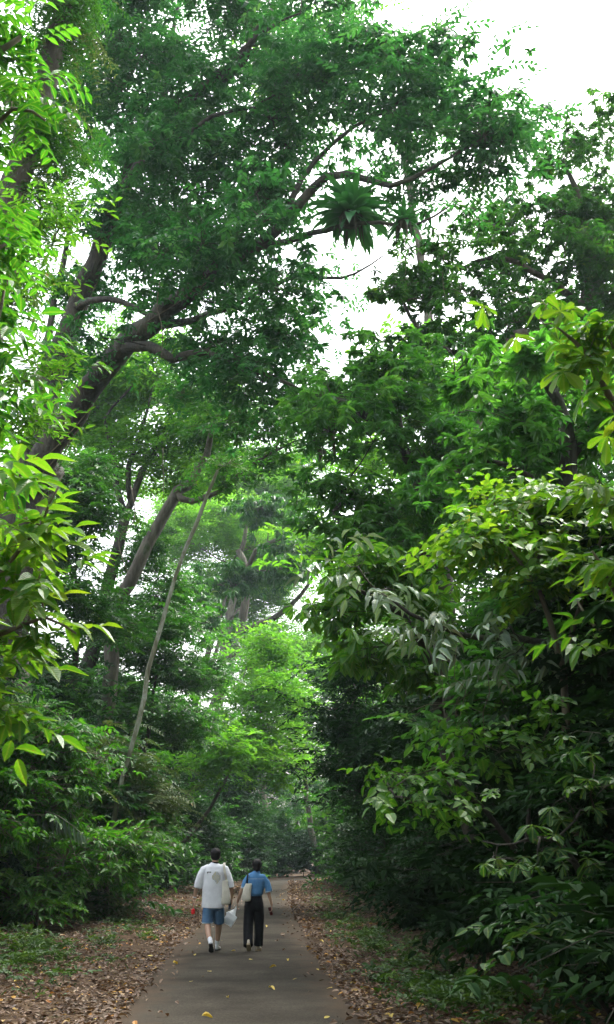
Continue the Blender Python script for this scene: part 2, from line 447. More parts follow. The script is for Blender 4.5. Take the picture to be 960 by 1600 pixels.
def scatter(name, kind, pos, mat, rng, parent=None, origin=(0, 0, 0), scale=(.8, 1.25), tilt=.25, outdir=None):
    """place sprays at pos -> one leaf mesh"""
    L = LIB[kind]; n = len(pos)
    var = rng.integers(0, len(L), n)
    yaw = rng.uniform(0, 2 * math.pi, n); s = rng.uniform(scale[0], scale[1], n)
    tx = rng.normal(size=n) * tilt; ty = rng.normal(size=n) * tilt
    vs_, ls_, ss_, us_, at_ = [], [], [], [], []; base = 0
    tone = rng.uniform(0, 1, n) ** 1.3
    for k, sp in enumerate(L):
        idx = np.where(var == k)[0]
        if len(idx) == 0: continue
        cz, sz = np.cos(yaw[idx]), np.sin(yaw[idx]); one = np.ones(len(idx)); ze = np.zeros(len(idx))
        Rz = np.stack([np.stack([cz, -sz, ze], -1), np.stack([sz, cz, ze], -1), np.stack([ze, ze, one], -1)], 1)
        cx, sx = np.cos(tx[idx]), np.sin(tx[idx])
        Rx = np.stack([np.stack([one, ze, ze], -1), np.stack([ze, cx, -sx], -1), np.stack([ze, sx, cx], -1)], 1)
        cyy, syy = np.cos(ty[idx]), np.sin(ty[idx])
        Ry = np.stack([np.stack([cyy, ze, syy], -1), np.stack([ze, one, ze], -1), np.stack([-syy, ze, cyy], -1)], 1)
        Rm = Rx @ Ry @ Rz * s[idx][:, None, None]
        V = np.einsum('nij,vj->nvi', Rm, sp.v) + pos[idx][:, None]
        m = len(sp.v)
        vs_.append(V.reshape(-1, 3))
        ls_.append((np.arange(len(idx))[:, None] * m + sp.l[None]).reshape(-1) + base)
        ss_.append(np.tile(sp.s, len(idx))); us_.append(np.tile(sp.uv, (len(idx), 1))); at_.append(np.repeat(tone[idx], len(sp.s)))
        base += len(idx) * m
        LEAFCOUNT[0] += len(idx) * sp.nl
    me = mesh_np(name, np.concatenate(vs_) - np.asarray(origin), np.concatenate(ls_), np.concatenate(ss_), np.concatenate(us_), smooth=False)
    av = np.concatenate(at_)
    if len(av) == len(me.polygons):
        me.attributes.new('spray', 'FLOAT', 'FACE').data.foreach_set('value', av.astype(np.float32))
    return link_mesh(name, me, mat, parent)

DS = 1.0
def P(px, py, rx, ry, D, rd=2.0):
    D = D * DS; rd = rd * DS
    c = at(px, py, D); z = zc_of(c) / F
    return (c, np.array([rx * z, rd, ry * z * 1.05]))
def Wb(x, y, z, rx, ry, rz):
    return (np.array([x, y, z], float), np.array([rx, ry, rz], float))

def ground_z(x, y):
    x = np.asarray(x, float); y = np.asarray(y, float)
    d = np.abs(x - road_x(y))
    h = np.clip((d - 1.5) / 5, 0, 1) * .16
    h = h + np.clip(d - 6, 0, 14) * .05
    h = h + np.clip((d - 1.5), 0, 1) * .035 * (np.sin(x * 2.1 + y * .9) + np.sin(y * 1.7 - x * 1.1))
    return h
RC = np.array([(-30, 1.6), (0, .0), (12, -.67), (20.6, -1.15), (40, -1.8), (60, -2.2), (80, -2.45), (400, -2.45)])
def road_x(y): return np.interp(y, RC[:, 0], RC[:, 1])

COVER = 2.3
def clumps(blobs, rng, cr, kind, cover):
    """-> clump centres, spray positions, owning clump index"""
    sp_area = np.mean([s.area for s in LIB[kind]])
    C, Pp, own = [], [], []
    for c, r in blobs:
        proj = math.pi * max(r[0] * r[2], r[1] * r[2] * .8)
        ncl = int(max(3, 1.6 * r[0] * r[2] / cr ** 2 + .5 * r[1] * r[2] / cr ** 2))
        d = nrm(rng.normal(size=(ncl, 3))) * (rng.uniform(.15, 1, (ncl, 1)) ** .5)
        cc = c + d * r * .92
        cc[:, 2] = np.maximum(cc[:, 2], ground_z(cc[:, 0], cc[:, 1]) + .25)
        base = sum(len(x) for x in C)
        C.append(cc)
        n = int(COVER * cover * proj / sp_area) + 1
        k = rng.integers(0, ncl, n)
        w = rng.uniform(.6, 1.3, ncl)
        off = rng.normal(size=(n, 3)) * .58 * cr * w[k][:, None] * np.array([1.15, 1.15, .75 if 'far' in kind else .5])
        pp = cc[k] + off
        gz = ground_z(pp[:, 0], pp[:, 1]) + .12
        pp[:, 2] = np.maximum(pp[:, 2], gz + rng.uniform(0, .25, n))
        Pp.append(pp); own.append(k + base)
    return np.concatenate(C), np.concatenate(Pp), np.concatenate(own)

def smooth_path(p, step):
    """Catmull-Rom resample of (n,4) points x,y,z,r"""
    p = np.asarray(p, float); n = len(p)
    if n == 2: q = p
    out = []
    for i in range(n - 1):
        p0 = p[max(i - 1, 0)]; p1 = p[i]; p2 = p[i + 1]; p3 = p[min(i + 2, n - 1)]
        m = max(2, int(np.linalg.norm((p2 - p1)[:3]) / step))
        for t in np.linspace(0, 1, m, endpoint=False):
            out.append(.5 * ((2 * p1) + (-p0 + p2) * t + (2 * p0 - 5 * p1 + 4 * p2 - p3) * t * t + (-p0 + 3 * p1 - 3 * p2 + p3) * t ** 3))
    out.append(p[-1])
    return np.array(out)

def branchwork(T, limbs, C, rng, r0=.014, step=.7, sides=5, wander=.12, rough=.04):
    nodes = []
    for lb in limbs:
        q = smooth_path(lb, step * .8)
        q[:, :3] += rng.normal(size=(len(q), 3)) * (q[:, 3:4] * .12 + .01) * (np.arange(len(q)) > 0)[:, None]
        T.add(q[:, :3], np.maximum(q[:, 3], .008), max(sides, 12 if q[0, 3] > .2 else 7), rough, rng)
        nodes.append(q[1:, :3] if len(q) > 2 else q[:, :3])
    nodes = np.concatenate(nodes)
    # clumps attach to the nearest node, nearest clump first
    own = -np.ones(len(nodes), int)           # which link a node belongs to
    links = []
    left = list(range(len(C)))
    dist = np.linalg.norm(C[:, None] - nodes[None], axis=2) if len(C) * len(nodes) < 4e6 else None
    bd = np.full(len(C), 1e9); bi = np.zeros(len(C), int)
    def upd(start, end):
        dv = C[:, None] - nodes[None, start:end]; dd = np.linalg.norm(dv, axis=2)
        cost = dd * (1 + .5 * np.clip(-dv[..., 2] / (dd + 1e-6), 0, 1))
        j = cost.argmin(1); c = cost[np.arange(len(C)), j]
        b = c < bd
        bd[b] = c[b]; bi[b] = j[b] + start
    upd(0, len(nodes))
    done = np.zeros(len(C), bool)
    for _ in range(len(C)):
        i = int(np.where(done, 1e9, bd).argmin()); done[i] = True
        a = nodes[bi[i]]; b = C[i]; L = np.linalg.norm(b - a)
        m = max(2, int(L / step) + 1)
        t = np.linspace(0, 1, m + 1)[:, None]
        arch = np.array([0, 0, 1.0]) * L * rng.uniform(.02, .14)
        perp = nrm(rng.normal(size=3)) * L * wander
        pts = a + (b - a) * t + arch * np.sin(t * math.pi) + perp * np.sin(t * math.pi) * (1 - t) + rng.normal(size=(m + 1, 3)) * .03 * np.sin(t * math.pi)
        links.append([pts, own[bi[i]], 1])
        k = len(nodes)
        nodes = np.concatenate([nodes, pts[1:]]); own = np.concatenate([own, np.full(m, len(links) - 1)])
        upd(k, len(nodes))
    for k in range(len(links) - 1, -1, -1):
        p = links[k][1]
        if p >= 0: links[p][2] += links[k][2]
    for pts, p, cnt in links:
        r = r0 * cnt ** .5
        T.add(pts, np.linspace(r, max(r0 * .7, r * .55), len(pts)), sides if cnt > 2 else 4)

def plant(name, label, cat, base, limbs, blobs, kind, mat, bark='bark', cover=2.0, cr=.8, seed=0, group=None, r0=.014,
          parts=('trunk', 'crown'), scale=(.8, 1.25), tilt=.25, step=.7, extra=None, twig=.006):
    """one tree or shrub: Empty at the base > woody part, leafy part"""
    rng = np.random.default_rng(1000 + seed)
    cr = cr * DS; twig = twig * DS; r0 = r0 * DS; step = step * DS; scale = (scale[0] * DS ** .6, scale[1] * DS ** .6)
    base = np.array([base[0], base[1], float(ground_z(base[0], base[1])) if len(base) < 3 else base[2]])
    root = empty(name, base); tag(root, label, cat, group)
    C, pos, own = clumps(blobs, rng, cr, kind, cover)
    if not limbs:
        ctr = np.mean([b[0] for b in blobs], axis=0); h = ctr[2] - base[2]
        r = max(.03, .015 * h)
        mid = base + (ctr - base) * .5 + rng.normal(size=3) * .06 * h
        limbs = [[(*(base - [0, 0, .2]), r * 1.25), (*mid, r * .8), (*(ctr * .8 + mid * .2), r * .35)]]
    T = Tubes()
    branchwork(T, limbs, C, rng, r0, step)
    T.twigs(C[own], pos, twig * 1.6, twig * .6, rng)
    T.build(parts[0], M[bark], root, base)
    scatter(parts[1], kind, pos, M[mat], rng, root, base, scale, tilt)
    if extra:
        for (k2, m2, cov2, nm) in extra:
            c2, p2, o2 = clumps(blobs, rng, cr, k2, cov2)
            scatter(nm, k2, p2, M[m2], rng, root, base, scale, tilt)
    return root

def lp(*a):      # limb from pixel points (px,py,D,r)
    return [(*at(x, y, D * DS), r * DS) for x, y, D, r in a]
# ------------------------------------------------------------------ ground, road
def axis(vals):
    out = []
    for (a, b, s) in vals: out += list(np.arange(a, b, s))
    return np.array(out + [vals[-1][1]])
gx = axis([(-360, -60, 30), (-60, -14, 2), (-14, 8, .22), (8, 60, 2), (60, 360, 30)])
gy = axis([(-300, -12, 24), (-12, 40, .25), (40, 130, 1.2), (130, 450, 40)])
GX, GY = np.meshgrid(gx, gy)
GZ = ground_z(GX, GY)
gv = np.stack([GX, GY, GZ], -1).reshape(-1, 3)
nx, ny = len(gx), len(gy)
i = np.arange(ny - 1)[:, None] * nx + np.arange(nx - 1)[None]
gq = np.stack([i, i + 1, i + 1 + nx, i + nx], -1).reshape(-1)
M['soil'] = surf_mat('forest_soil', [(.3, (.022, .015, .010)), (.48, (.055, .036, .023)), (.6, (.10, .068, .043)), (.72, (.04, .05, .02))],
                     scale=5, rough=.95, bump=.9, bscale=28, bdist=.04, detail=9, spec=.05)
gm = mesh_np('ground', gv, gq, np.full(len(gq) // 4, 4))
tag(link_mesh('ground', gm, M['soil']), kind='structure')

# asphalt: worn, brownish, rough edges
def asphalt():
    m, nt, out = nmat('worn_asphalt')
    a = noise(nt, .8, 5, .6); b = noise(nt, 42, 5, .85)
    r = ramp(nt, [(.35, (.026, .0225, .0175)), (.5, (.040, .035, .027)), (.62, (.052, .046, .036)), (.75, (.032, .027, .020))], a.outputs[0])
    r2 = ramp(nt, [(.3, (.3, .3, .3)), (.5, (.9, .9, .9)), (.7, (1.9, 1.85, 1.75))], b.outputs[0])
    mx = N(nt, 'ShaderNodeMix', data_type='RGBA', blend_type='MULTIPLY'); mx.inputs[0].default_value = 1
    nt.links.new(r.outputs[0], mx.inputs[6]); nt.links.new(r2.outputs[0], mx.inputs[7])
    # dirt washed in from the edges
    uv = N(nt, 'ShaderNodeUVMap'); sp = N(nt, 'ShaderNodeSeparateXYZ'); nt.links.new(uv.outputs[0], sp.inputs[0])
    c = noise(nt, 2.2, 6, .65)
    ab = N(nt, 'ShaderNodeMath', operation='ABSOLUTE'); nt.links.new(sp.outputs[0], ab.inputs[0])
    ad = N(nt, 'ShaderNodeMath', operation='MULTIPLY_ADD'); ad.inputs[1].default_value = .9; nt.links.new(c.outputs[0], ad.inputs[0]); nt.links.new(ab.outputs[0], ad.inputs[2])
    mr = N(nt, 'ShaderNodeMapRange'); mr.inputs[1].default_value = .98; mr.inputs[2].default_value = 1.3; nt.links.new(ad.outputs[0], mr.inputs[0])
    m2 = N(nt, 'ShaderNodeMix', data_type='RGBA'); m2.inputs[7].default_value = (.062, .045, .031, 1)
    nt.links.new(mr.outputs[0], m2.inputs[0]); nt.links.new(mx.outputs[2], m2.inputs[6])
    p = N(nt, 'ShaderNodeBsdfPrincipled'); p.inputs['Roughness'].default_value = .95; p.inputs['Specular IOR Level'].default_value = .08
    nt.links.new(m2.outputs[2], p.inputs['Base Color'])
    bp = N(nt, 'ShaderNodeBump'); bp.inputs['Strength'].default_value = .5; bp.inputs['Distance'].default_value = .006
    nt.links.new(b.outputs[0], bp.inputs['Height']); nt.links.new(bp.outputs[0], p.inputs['Normal'])
    nt.links.new(p.outputs[0], out.inputs[0])
    return m
M['asphalt'] = asphalt()
cl = [(x, y) for y, x in [(-28, 1.5), (-12, .6), (0, 0), (12, -.67), (20.6, -1.15), (30, -1.52), (40, -1.8), (50, -2.0), (60, -2.2), (70, -2.3), (79, -2.2), (86, -1.3), (91, 1.0), (94, 5), (96, 12), (97, 25), (97, 45)]]
cl = smooth_path([(x, y, 0, 0) for x, y in cl], .35)[:, :2]
tn = nrm(np.gradient(cl, axis=0)); nn = np.stack([tn[:, 1], -tn[:, 0]], -1)
rs = np.random.default_rng(3)
def wob(n, amp, k): return np.interp(np.arange(n), np.arange(0, n + k, k), rs.normal(size=len(np.arange(0, n + k, k)))) * amp
eL = 1.40 + wob(len(cl), .07, 4) + wob(len(cl), .05, 17); eR = 1.40 + wob(len(cl), .07, 4) + wob(len(cl), .05, 17)
us = np.linspace(-1, 1, 9)
rv, ruv = [], []
for k, (c, n_) in enumerate(zip(cl, nn)):
    for u in us:
        w = (eR[k] if u > 0 else eL[k]) * u
        p = c + n_ * w
        rv.append([p[0], p[1], float(ground_z(p[0], p[1])) * 0 + .012 + .022 * (1 - u * u) + (float(ground_z(p[0], p[1])) if p[1] > 80 else 0)])
        ruv.append([u, k * .1])
rv = np.array(rv); ruv = np.array(ruv)
i = np.arange(len(cl) - 1)[:, None] * 9 + np.arange(8)[None]
rq = np.stack([i, i + 1, i + 10, i + 9], -1).reshape(-1)
rm = mesh_np('road', rv, rq, np.full(len(rq) // 4, 4), ruv[rq])
tag(link_mesh('road', rm, M['asphalt']), kind='structure')

# ------------------------------------------------------------------ leaf litter, ground cover
def litter():
    rng = np.random.default_rng(77)
    n = 76000
    y = 8.5 + 75 * rng.uniform(0, 1, n) ** 1.9
    side = rng.uniform(0, 1, n) < .58
    u = rng.uniform(0, 1, n)
    edge = np.where(side, -1.22, 1.22)
    off = np.where(side, -6.8 * u ** 1.25, 3.6 * u ** 1.2)
    x = road_x(y) + edge + off
    k = (np.sin(x * 3.1 + y * .7) + np.sin(y * 1.3 + 1.7 * x) + np.sin(x * .9 - y * 2.3)) > rng.normal(size=n) * .5 - np.where(y < 17, 4.0, 1.0)
    x, y = x[k], y[k]
    # a few strays on the asphalt
    m = 420
    ys = 9 + 50 * rng.uniform(0, 1, m) ** 1.6; e = rng.choice([-1, 1], m) * (1.35 - np.abs(rng.normal(size=m)) * .32)
    x = np.concatenate([x, road_x(ys) + e]); y = np.concatenate([y, ys]); n = len(x)
    d = np.abs(x - road_x(y))
    z = np.where(d < 1.5, .05, 0) + ground_z(x, y) + rng.uniform(.004, .04, n)
    a = rng.uniform(0, 6.28, n)
    Dv = np.stack([np.cos(a), np.sin(a), rng.normal(size=n) * .28], -1)
    Nv = np.tile([0, 0, 1.0], (n, 1)) + rng.normal(size=(n, 3)) * .38
    L = rng.uniform(.03, .085, n) * rng.uniform(.8, 1.5, n) * (1 + np.clip((y - 20) / 60, 0, .6)); W = L * rng.uniform(.4, .65, n)
    s = Spray(np.stack([x, y, z], -1), Dv, Nv, L, W, 'hex')
    s.v += 0
    me = mesh_np('leaf_litter', s.v, s.l, s.s, s.uv, smooth=False)
    LEAFCOUNT[0] += n
    tag(link_mesh('leaf_litter', me, M['litter']), 'brown fallen leaves carpeting both verges of the path', 'leaf litter', kind='stuff')
litter()

def weeds():
    rng = np.random.default_rng(78)
    pts = []
    def patch(n, fx, fy, sx, sy):
        pts.append(np.stack([fx + rng.normal(size=n) * sx, fy + rng.normal(size=n) * sy], -1))
    patch(260, -5.2, 18.5, .9, 2.6); patch(260, -6.2, 24, 1.2, 4); patch(200, -4.2, 21.5, .6, 2.2); patch(240, -7, 32, 1.2, 6)
    patch(120, -4.3, 14.5, .5, 1.4); patch(160, -3.6, 30, .5, 5)
    patch(260, 1.95, 13.6, .34, 1.3); patch(260, 1.6, 17, .4, 1.8); patch(260, 1.3, 24, .4, 4); patch(320, 1.0, 36, .5, 8)
    patch(150, -6, 50, 1.4, 9); patch(90, .6, 60, .6, 9)
    p = np.concatenate(pts)
    mk = np.sin(p[:, 0] * 4.3 + p[:, 1] * 1.1) + np.sin(p[:, 1] * 2.7 - p[:, 0] * 1.9) + np.sin(p[:, 0] * 1.7 + p[:, 1] * .8)
    p = p[rng.normal(size=len(p)) * .45 + mk > .0]
    p = p[(np.abs(p[:, 0] - road_x(p[:, 1])) > 1.75) & (p[:, 1] > 9)]
    pos = np.stack([p[:, 0], p[:, 1], ground_z(p[:, 0], p[:, 1]) + .03], -1)
    o = scatter('ground_cover', 'weed', pos, M['weed'], rng, scale=(.6, 1.7), tilt=.2)
    tag(o, 'low green weeds sprouting through the leaf litter beside the path', 'ground cover', kind='stuff')
    # grass blades
    n = 3500
    c = p[rng.integers(0, len(p), n)] + rng.normal(size=(n, 2)) * .16
    c = c[np.abs(c[:, 0] - road_x(c[:, 1])) > 1.6]; n = len(c)
    a = rng.uniform(0, 6.28, n)
    Dv = np.stack([np.cos(a) * .5, np.sin(a) * .5, rng.uniform(.3, 1, n)], -1)
    Nv = np.stack([-np.cos(a), -np.sin(a), .5 + 0 * a], -1)
    s = Spray(np.stack([c[:, 0], c[:, 1], ground_z(c[:, 0], c[:, 1])], -1), Dv, Nv, rng.uniform(.05, .14, n), .012 * np.ones(n), 'hex')
    me = mesh_np('grass', s.v, s.l, s.s, s.uv, smooth=False)
    tag(link_mesh('grass', me, M['weed']), 'sparse short grass growing among the dead leaves on the verges', 'grass', kind='stuff')
weeds()

# yellow leaves lying on the path, one object each
def fallen():
    rng = np.random.default_rng(5)
    spots = [(270, 1506), (205, 1540), (345, 1470), (432, 1512), (196, 1563), (540, 1510), (520, 1545), (368, 1487), (450, 1500), (330, 1520),
             (395, 1501), (290, 1453), (445, 1407), (437, 1392), (470, 1398), (500, 1472), (487, 1435), (515, 1590), (465, 1530), (420, 1545),
             (355, 1560), (232, 1530), (180, 1556), (155, 1518), (26, 1537), (175, 1480), (565, 1512), (548, 1540), (610, 1590), (574, 1597),
             (150, 1597), (940, 1590), (315, 1590), (240, 1496), (305, 1492), (478, 1462), (418, 1448), (300, 1535), (495, 1515)]
    first = None
    shapes = []
    for v in range(4):
        tv, tf = leaf_full(.25 * rng.uniform(-.8, 1), rng.uniform(.02, .35))
        tv = tv * np.array([.062, .13, .13]) * rng.uniform(.85, 1.2); tv[:, 2] += .012
        flat = np.concatenate([np.array(f) for f in tf])
        shapes.append(mesh_np('fallen_leaf', tv, flat, np.array([len(f) for f in tf]), leaf_full()[0][flat][:, :2]))
        shapes[-1].materials.append(M['yellow'])
    for k, (px, py) in enumerate(spots):
        yc = -(py - 800) / F
        t = -(SP + yc * CP) / (CP - yc * SP)
        D = (CAMH - .035) / t; x = (px - 480) / F * (D * CP + (0 - CAMH) * SP)
        d = abs(x - float(road_x(D)))
        o = bpy.data.objects.new('fallen_leaf', shapes[k % 4]); col.objects.link(o)
        o.location = (x, D, .04 if d < 1.35 else float(ground_z(x, D)) + .05)
        o.rotation_euler = (rng.normal() * .15, rng.normal() * .15, rng.uniform(0, 6.28))
        s = rng.uniform(.45, 1.0); o.scale = (s, s, s)
        on = d < 1.35
        tag(o, 'small yellow fallen leaf lying on the grey asphalt path' if on else 'yellow fallen leaf lying on the brown litter beside the path', 'fallen leaf',
            'yellow leaves fallen on the path' if on else 'yellow leaves fallen on the verges')
fallen()
# ------------------------------------------------------------------ the large trees
def gbase(px, D, py=1400):
    p = at(px, py, D * DS); return (p[0], p[1])

# the great leaning tree over the path
b0 = gbase(-30, 30.5)
plant('rain_tree', 'huge mossy tree with forking trunk whose crown arches high over the path', 'tree', b0,
      [[(b0[0], b0[1], -.3, 1.15)] + lp((-15, 1150, 30.5, .95), (8, 930, 30.5, .84), (35, 790, 30.3, .78), (60, 715, 30, .72)),
       lp((60, 715, 30, 0.468), (72, 640, 30.5, 0.390), (92, 555, 31, 0.359), (118, 480, 31, 0.328), (150, 405, 31, 0.296), (190, 300, 30, 0.257), (235, 215, 29, 0.218), (300, 150, 28, 0.172), (360, 105, 27, 0.133), (410, 50, 26, 0.07), (470, 20, 25.5, 0.02)),
       lp((50, 745, 30, 0.468), (85, 690, 29.5, 0.406), (140, 605, 29, 0.367), (185, 545, 28.5, 0.335), (235, 508, 28, 0.296), (282, 468, 27.5, 0.273), (330, 425, 27, 0.234), (400, 385, 26.5, 0.179), (450, 340, 26, 0.148), (490, 292, 25.5, 0.125), (540, 272, 25, 0.101), (610, 288, 24.5, 0.070), (680, 262, 24, 0.047), (740, 225, 24, 0.031)),
       lp((62, 660, 30.3, 0.156), (70, 560, 31.5, 0.125), (86, 470, 32, 0.109), (100, 405, 32, 0.094), (115, 330, 32, 0.070)),
       lp((118, 480, 31, 0.156), (150, 468, 29.5, 0.101), (190, 470, 29, 0.086), (232, 492, 28.6, 0.070), (262, 500, 28, 0.047)),
       lp((185, 545, 28.5, 0.172), (235, 542, 27.5, 0.148), (270, 560, 27, 0.125), (325, 550, 26.5, 0.101), (365, 575, 26, 0.078), (430, 590, 25.5, 0.055), (480, 615, 25, 0.031)),
       lp((300, 150, 28, 0.125), (350, 122, 27.6, 0.117), (382, 95, 27.2, 0.101), (392, 60, 27, 0.078), (425, 15, 27, 0.055)),
       lp((235, 508, 28, 0.156), (300, 500, 29, 0.109), (380, 470, 30, 0.086), (450, 435, 30, 0.070), (510, 436, 30, 0.055), (556, 428, 30, 0.039), (600, 400, 30, 0.023)),
       lp((400, 385, 26.5, 0.125), (450, 378, 26, 0.094), (490, 366, 24.5, 0.078), (535, 352, 23.75, 0.062), (595, 348, 23.1, 0.047), (650, 352, 22.9, 0.039), (700, 325, 23, 0.023)),
       lp((450, 340, 26, 0.101), (470, 280, 26, 0.078), (520, 225, 26, 0.062), (590, 180, 26, 0.047), (680, 170, 26, 0.031)),
       lp((235, 215, 29, 0.156), (262, 130, 30, 0.109), (270, 50, 30.5, 0.078), (290, -40, 31, 0.055)),
       lp((190, 300, 30, 0.156), (215, 255, 28, 0.109), (262, 235, 27, 0.078), (330, 180, 26, 0.062), (400, 170, 26, 0.039))],
      [P(190, 30, 120, 90, 30, 3), P(330, 20, 150, 80, 29, 3), P(470, 40, 100, 70, 27, 3), P(560, 115, 75, 60, 26, 2), P(650, 160, 100, 62, 26, 3), P(745, 205, 68, 58, 25, 2), P(795, 185, 30, 26, 25, 1.2),
       P(140, 175, 50, 80, 31, 2), P(250, 170, 130, 100, 30, 3.5), P(370, 190, 120, 90, 28, 3), P(480, 180, 90, 70, 27, 3), P(580, 215, 90, 40, 26, 2), P(675, 255, 85, 42, 25, 2), P(750, 265, 45, 35, 25, 2),
       P(190, 310, 90, 85, 30.5, 3), P(310, 330, 115, 90, 28.5, 3), P(400, 320, 50, 55, 27, 2.5), P(150, 440, 60, 60, 32.5, 1.5), P(375, 440, 80, 80, 27.5, 2.5),
       P(300, 545, 100, 45, 28, 2.5), P(420, 500, 65, 60, 27, 2), P(440, 590, 75, 38, 26, 2), P(345, 605, 75, 34, 27, 2), P(230, 420, 90, 60, 30, 2), P(525, 428, 62, 14, 30, .8), P(470, 500, 40, 30, 28, 1), P(600, 300, 50, 16, 25.5, .6), P(110, 580, 40, 50, 32, 1),
       P(320, 400, 80, 50, 25, 1.2), P(410, 330, 60, 40, 24, 1.2), P(150, 520, 40, 30, 27, .8), P(250, 250, 60, 60, 26, 1)],
      'rain', 'canopy', 'bark_dark', cover=1.7, cr=.95, seed=1, r0=.012, step=.8)
plant('tall_tree', 'thin branched fine leaved tree top high at the upper edge beside the bare sky', 'tree', gbase(560, 44),
      [[(*gbase(700, 44), -.2, .3), (*at(690, 700, 44), .24), (*at(640, 300, 44), .16), (*at(590, 50, 44), .08)]], [P(570, -30, 70, 50, 44, 3), P(520, 60, 50, 50, 44, 2), P(700, 130, 26, 22, 44, 1), P(450, 120, 60, 60, 45, 3)], 'fine_far', 'feather', 'bark', cover=1.0, cr=1.1, seed=2)

# bird's nest ferns on its limb
def nest_fern(px, py, D, rad, label, seed, nf=46):
    rng = np.random.default_rng(seed)
    c = at(px, py, D)
    root = empty('nest_fern', c); tag(root, label, 'fern', None)
    V, L, S, U = [], [], [], []; n = 0
    for k in range(nf):
        a = k * 2.399 + rng.normal() * .1; lay = k / nf
        el = 1.25 - 1.85 * lay + rng.normal() * .15
        ln = rad * rng.uniform(.62, 1.2) * (1.0 if lay < .75 else 1.1); w = .092 * rad * rng.uniform(.9, 1.3)
        dirh = np.array([math.cos(a), math.sin(a), 0]); side = np.array([-math.sin(a), math.cos(a), 0])
        m = 9; p = np.zeros(3); e = el
        pts = []
        for q in range(m):
            pts.append(p.copy()); p = p + (dirh * math.cos(e) + np.array([0, 0, math.sin(e)])) * ln / (m - 1); e -= .03 + .03 * q
        pts = np.array(pts); ws = w * np.interp(np.linspace(0, 1, m), [0, .15, .5, .8, 1], [.45, .7, 1, .75, .05])
        up = np.array([0, 0, 1.0]) * w * .3
        row = np.stack([pts - side * ws[:, None] + up, pts, pts + side * ws[:, None] + up], 1)
        V.append(row.reshape(-1, 3))
        i = np.arange(m - 1)[:, None] * 3 + np.arange(2)[None]
        L.append(np.stack([i, i + 1, i + 4, i + 3], -1).reshape(-1) + n); S.append(np.full((m - 1) * 2, 4))
        n += m * 3
    me = mesh_np('frond', np.concatenate(V), np.concatenate(L), np.concatenate(S))
    o = link_mesh('frond', me, M['epiphyte'], root); o['kind'] = 'stuff'
    T = Tubes()
    for k in range(6):     # dead fronds hanging under the rosette
        a = rng.uniform(0, 6.28); l = rad * rng.uniform(.4, .85)
        T.add(np.array([[0, 0, -.1 * rad], [math.cos(a) * .3 * rad, math.sin(a) * .3 * rad, -.2 * rad], [math.cos(a) * .38 * rad, math.sin(a) * .38 * rad, -.3 * rad - l]]), [.02, .035, .01], 4)
    T.build('dead_frond', M['bark'], root)['kind'] = 'stuff'
    # root ball
    bm = bmesh.new(); bmesh.ops.create_icosphere(bm, subdivisions=3, radius=rad * .26)
    for v in bm.verts: v.co = v.co * (1 + .2 * math.sin(v.co.x * 30) * math.cos(v.co.y * 27 + v.co.z * 20)); v.co.z = v.co.z * .9 - rad * .12
    me = bpy.data.meshes.new('root_ball'); bm.to_mesh(me); bm.free()
    link_mesh('root_ball', me, M['bark_dark'], root)
nest_fern(548, 335, 23.6, 1.04, "large bird's nest fern perched on the high limb against the sky", 3, 84)
nest_fern(632, 345, 22.8, .56, "smaller bird's nest fern perched further out on the high limb", 4, 40)
nest_fern(500, 700, 27, .5, "small drooping fern clump lodged among the branches above mid path", 6, 30)

# climbers on the bark
def climber(label, limbs, kind, mat, per_m, seed, size=(.5, .9)):
    rng = np.random.default_rng(seed); pos = []; T = Tubes(); base = np.array(limbs[0][0][:3])
    for lb in limbs:
        q = smooth_path(lb, .2); d = np.concatenate([[0], np.cumsum(np.linalg.norm(np.diff(q[:, :3], axis=0), axis=1))])
        n = int(d[-1] * per_m); u = rng.uniform(0, d[-1], n)
        keep = np.sin(u * 1.3 + seed) + np.sin(u * .57 + 2) + rng.normal(size=n) * .5 > -.2; u = u[keep]
        c = np.stack([np.interp(u, d, q[:, k]) for k in range(4)], -1)
        r = nrm(rng.normal(size=(len(u), 3))) * (c[:, 3:4] * 1.02 + .03)
        pos.append(c[:, :3] + r)
        for k in range(3):     # stems winding on the bark
            ph = rng.uniform(0, 6.28); s_ = d * rng.uniform(.5, .9) + ph
            pts = q[:, :3] + np.stack([np.cos(s_), np.sin(s_) * .6, np.sin(s_) * .8], -1) * (q[:, 3:4] * 1.02 + .015)
            T.add(pts, .018, 4)
    root = empty('climbing_vine', base); tag(root, label, 'vine')
    T.build('stem', M['twig'], root, base); scatter('foliage', kind, np.concatenate(pos), M[mat], rng, root, base, size, .6)
climber('leafy vine creeping up the forked trunk of the huge tree', [[(b0[0], b0[1], 0, 1.1)] + lp((-15, 1150, 30.5, .95), (8, 930, 30.5, .84), (35, 790, 30.3, .78), (60, 715, 30, .7)),
        lp((60, 715, 30, .58), (72, 640, 30.5, .48), (92, 555, 31, .42), (118, 480, 31, .37), (150, 405, 31, .32), (190, 300, 30, .27)),
        lp((50, 745, 30, .58), (85, 690, 29.5, .46), (140, 605, 29, .4), (185, 545, 28.5, .37), (235, 508, 28, .33), (282, 468, 27.5, .3), (330, 425, 27, .25))], 'alt_small', 'mid', 26, 3)

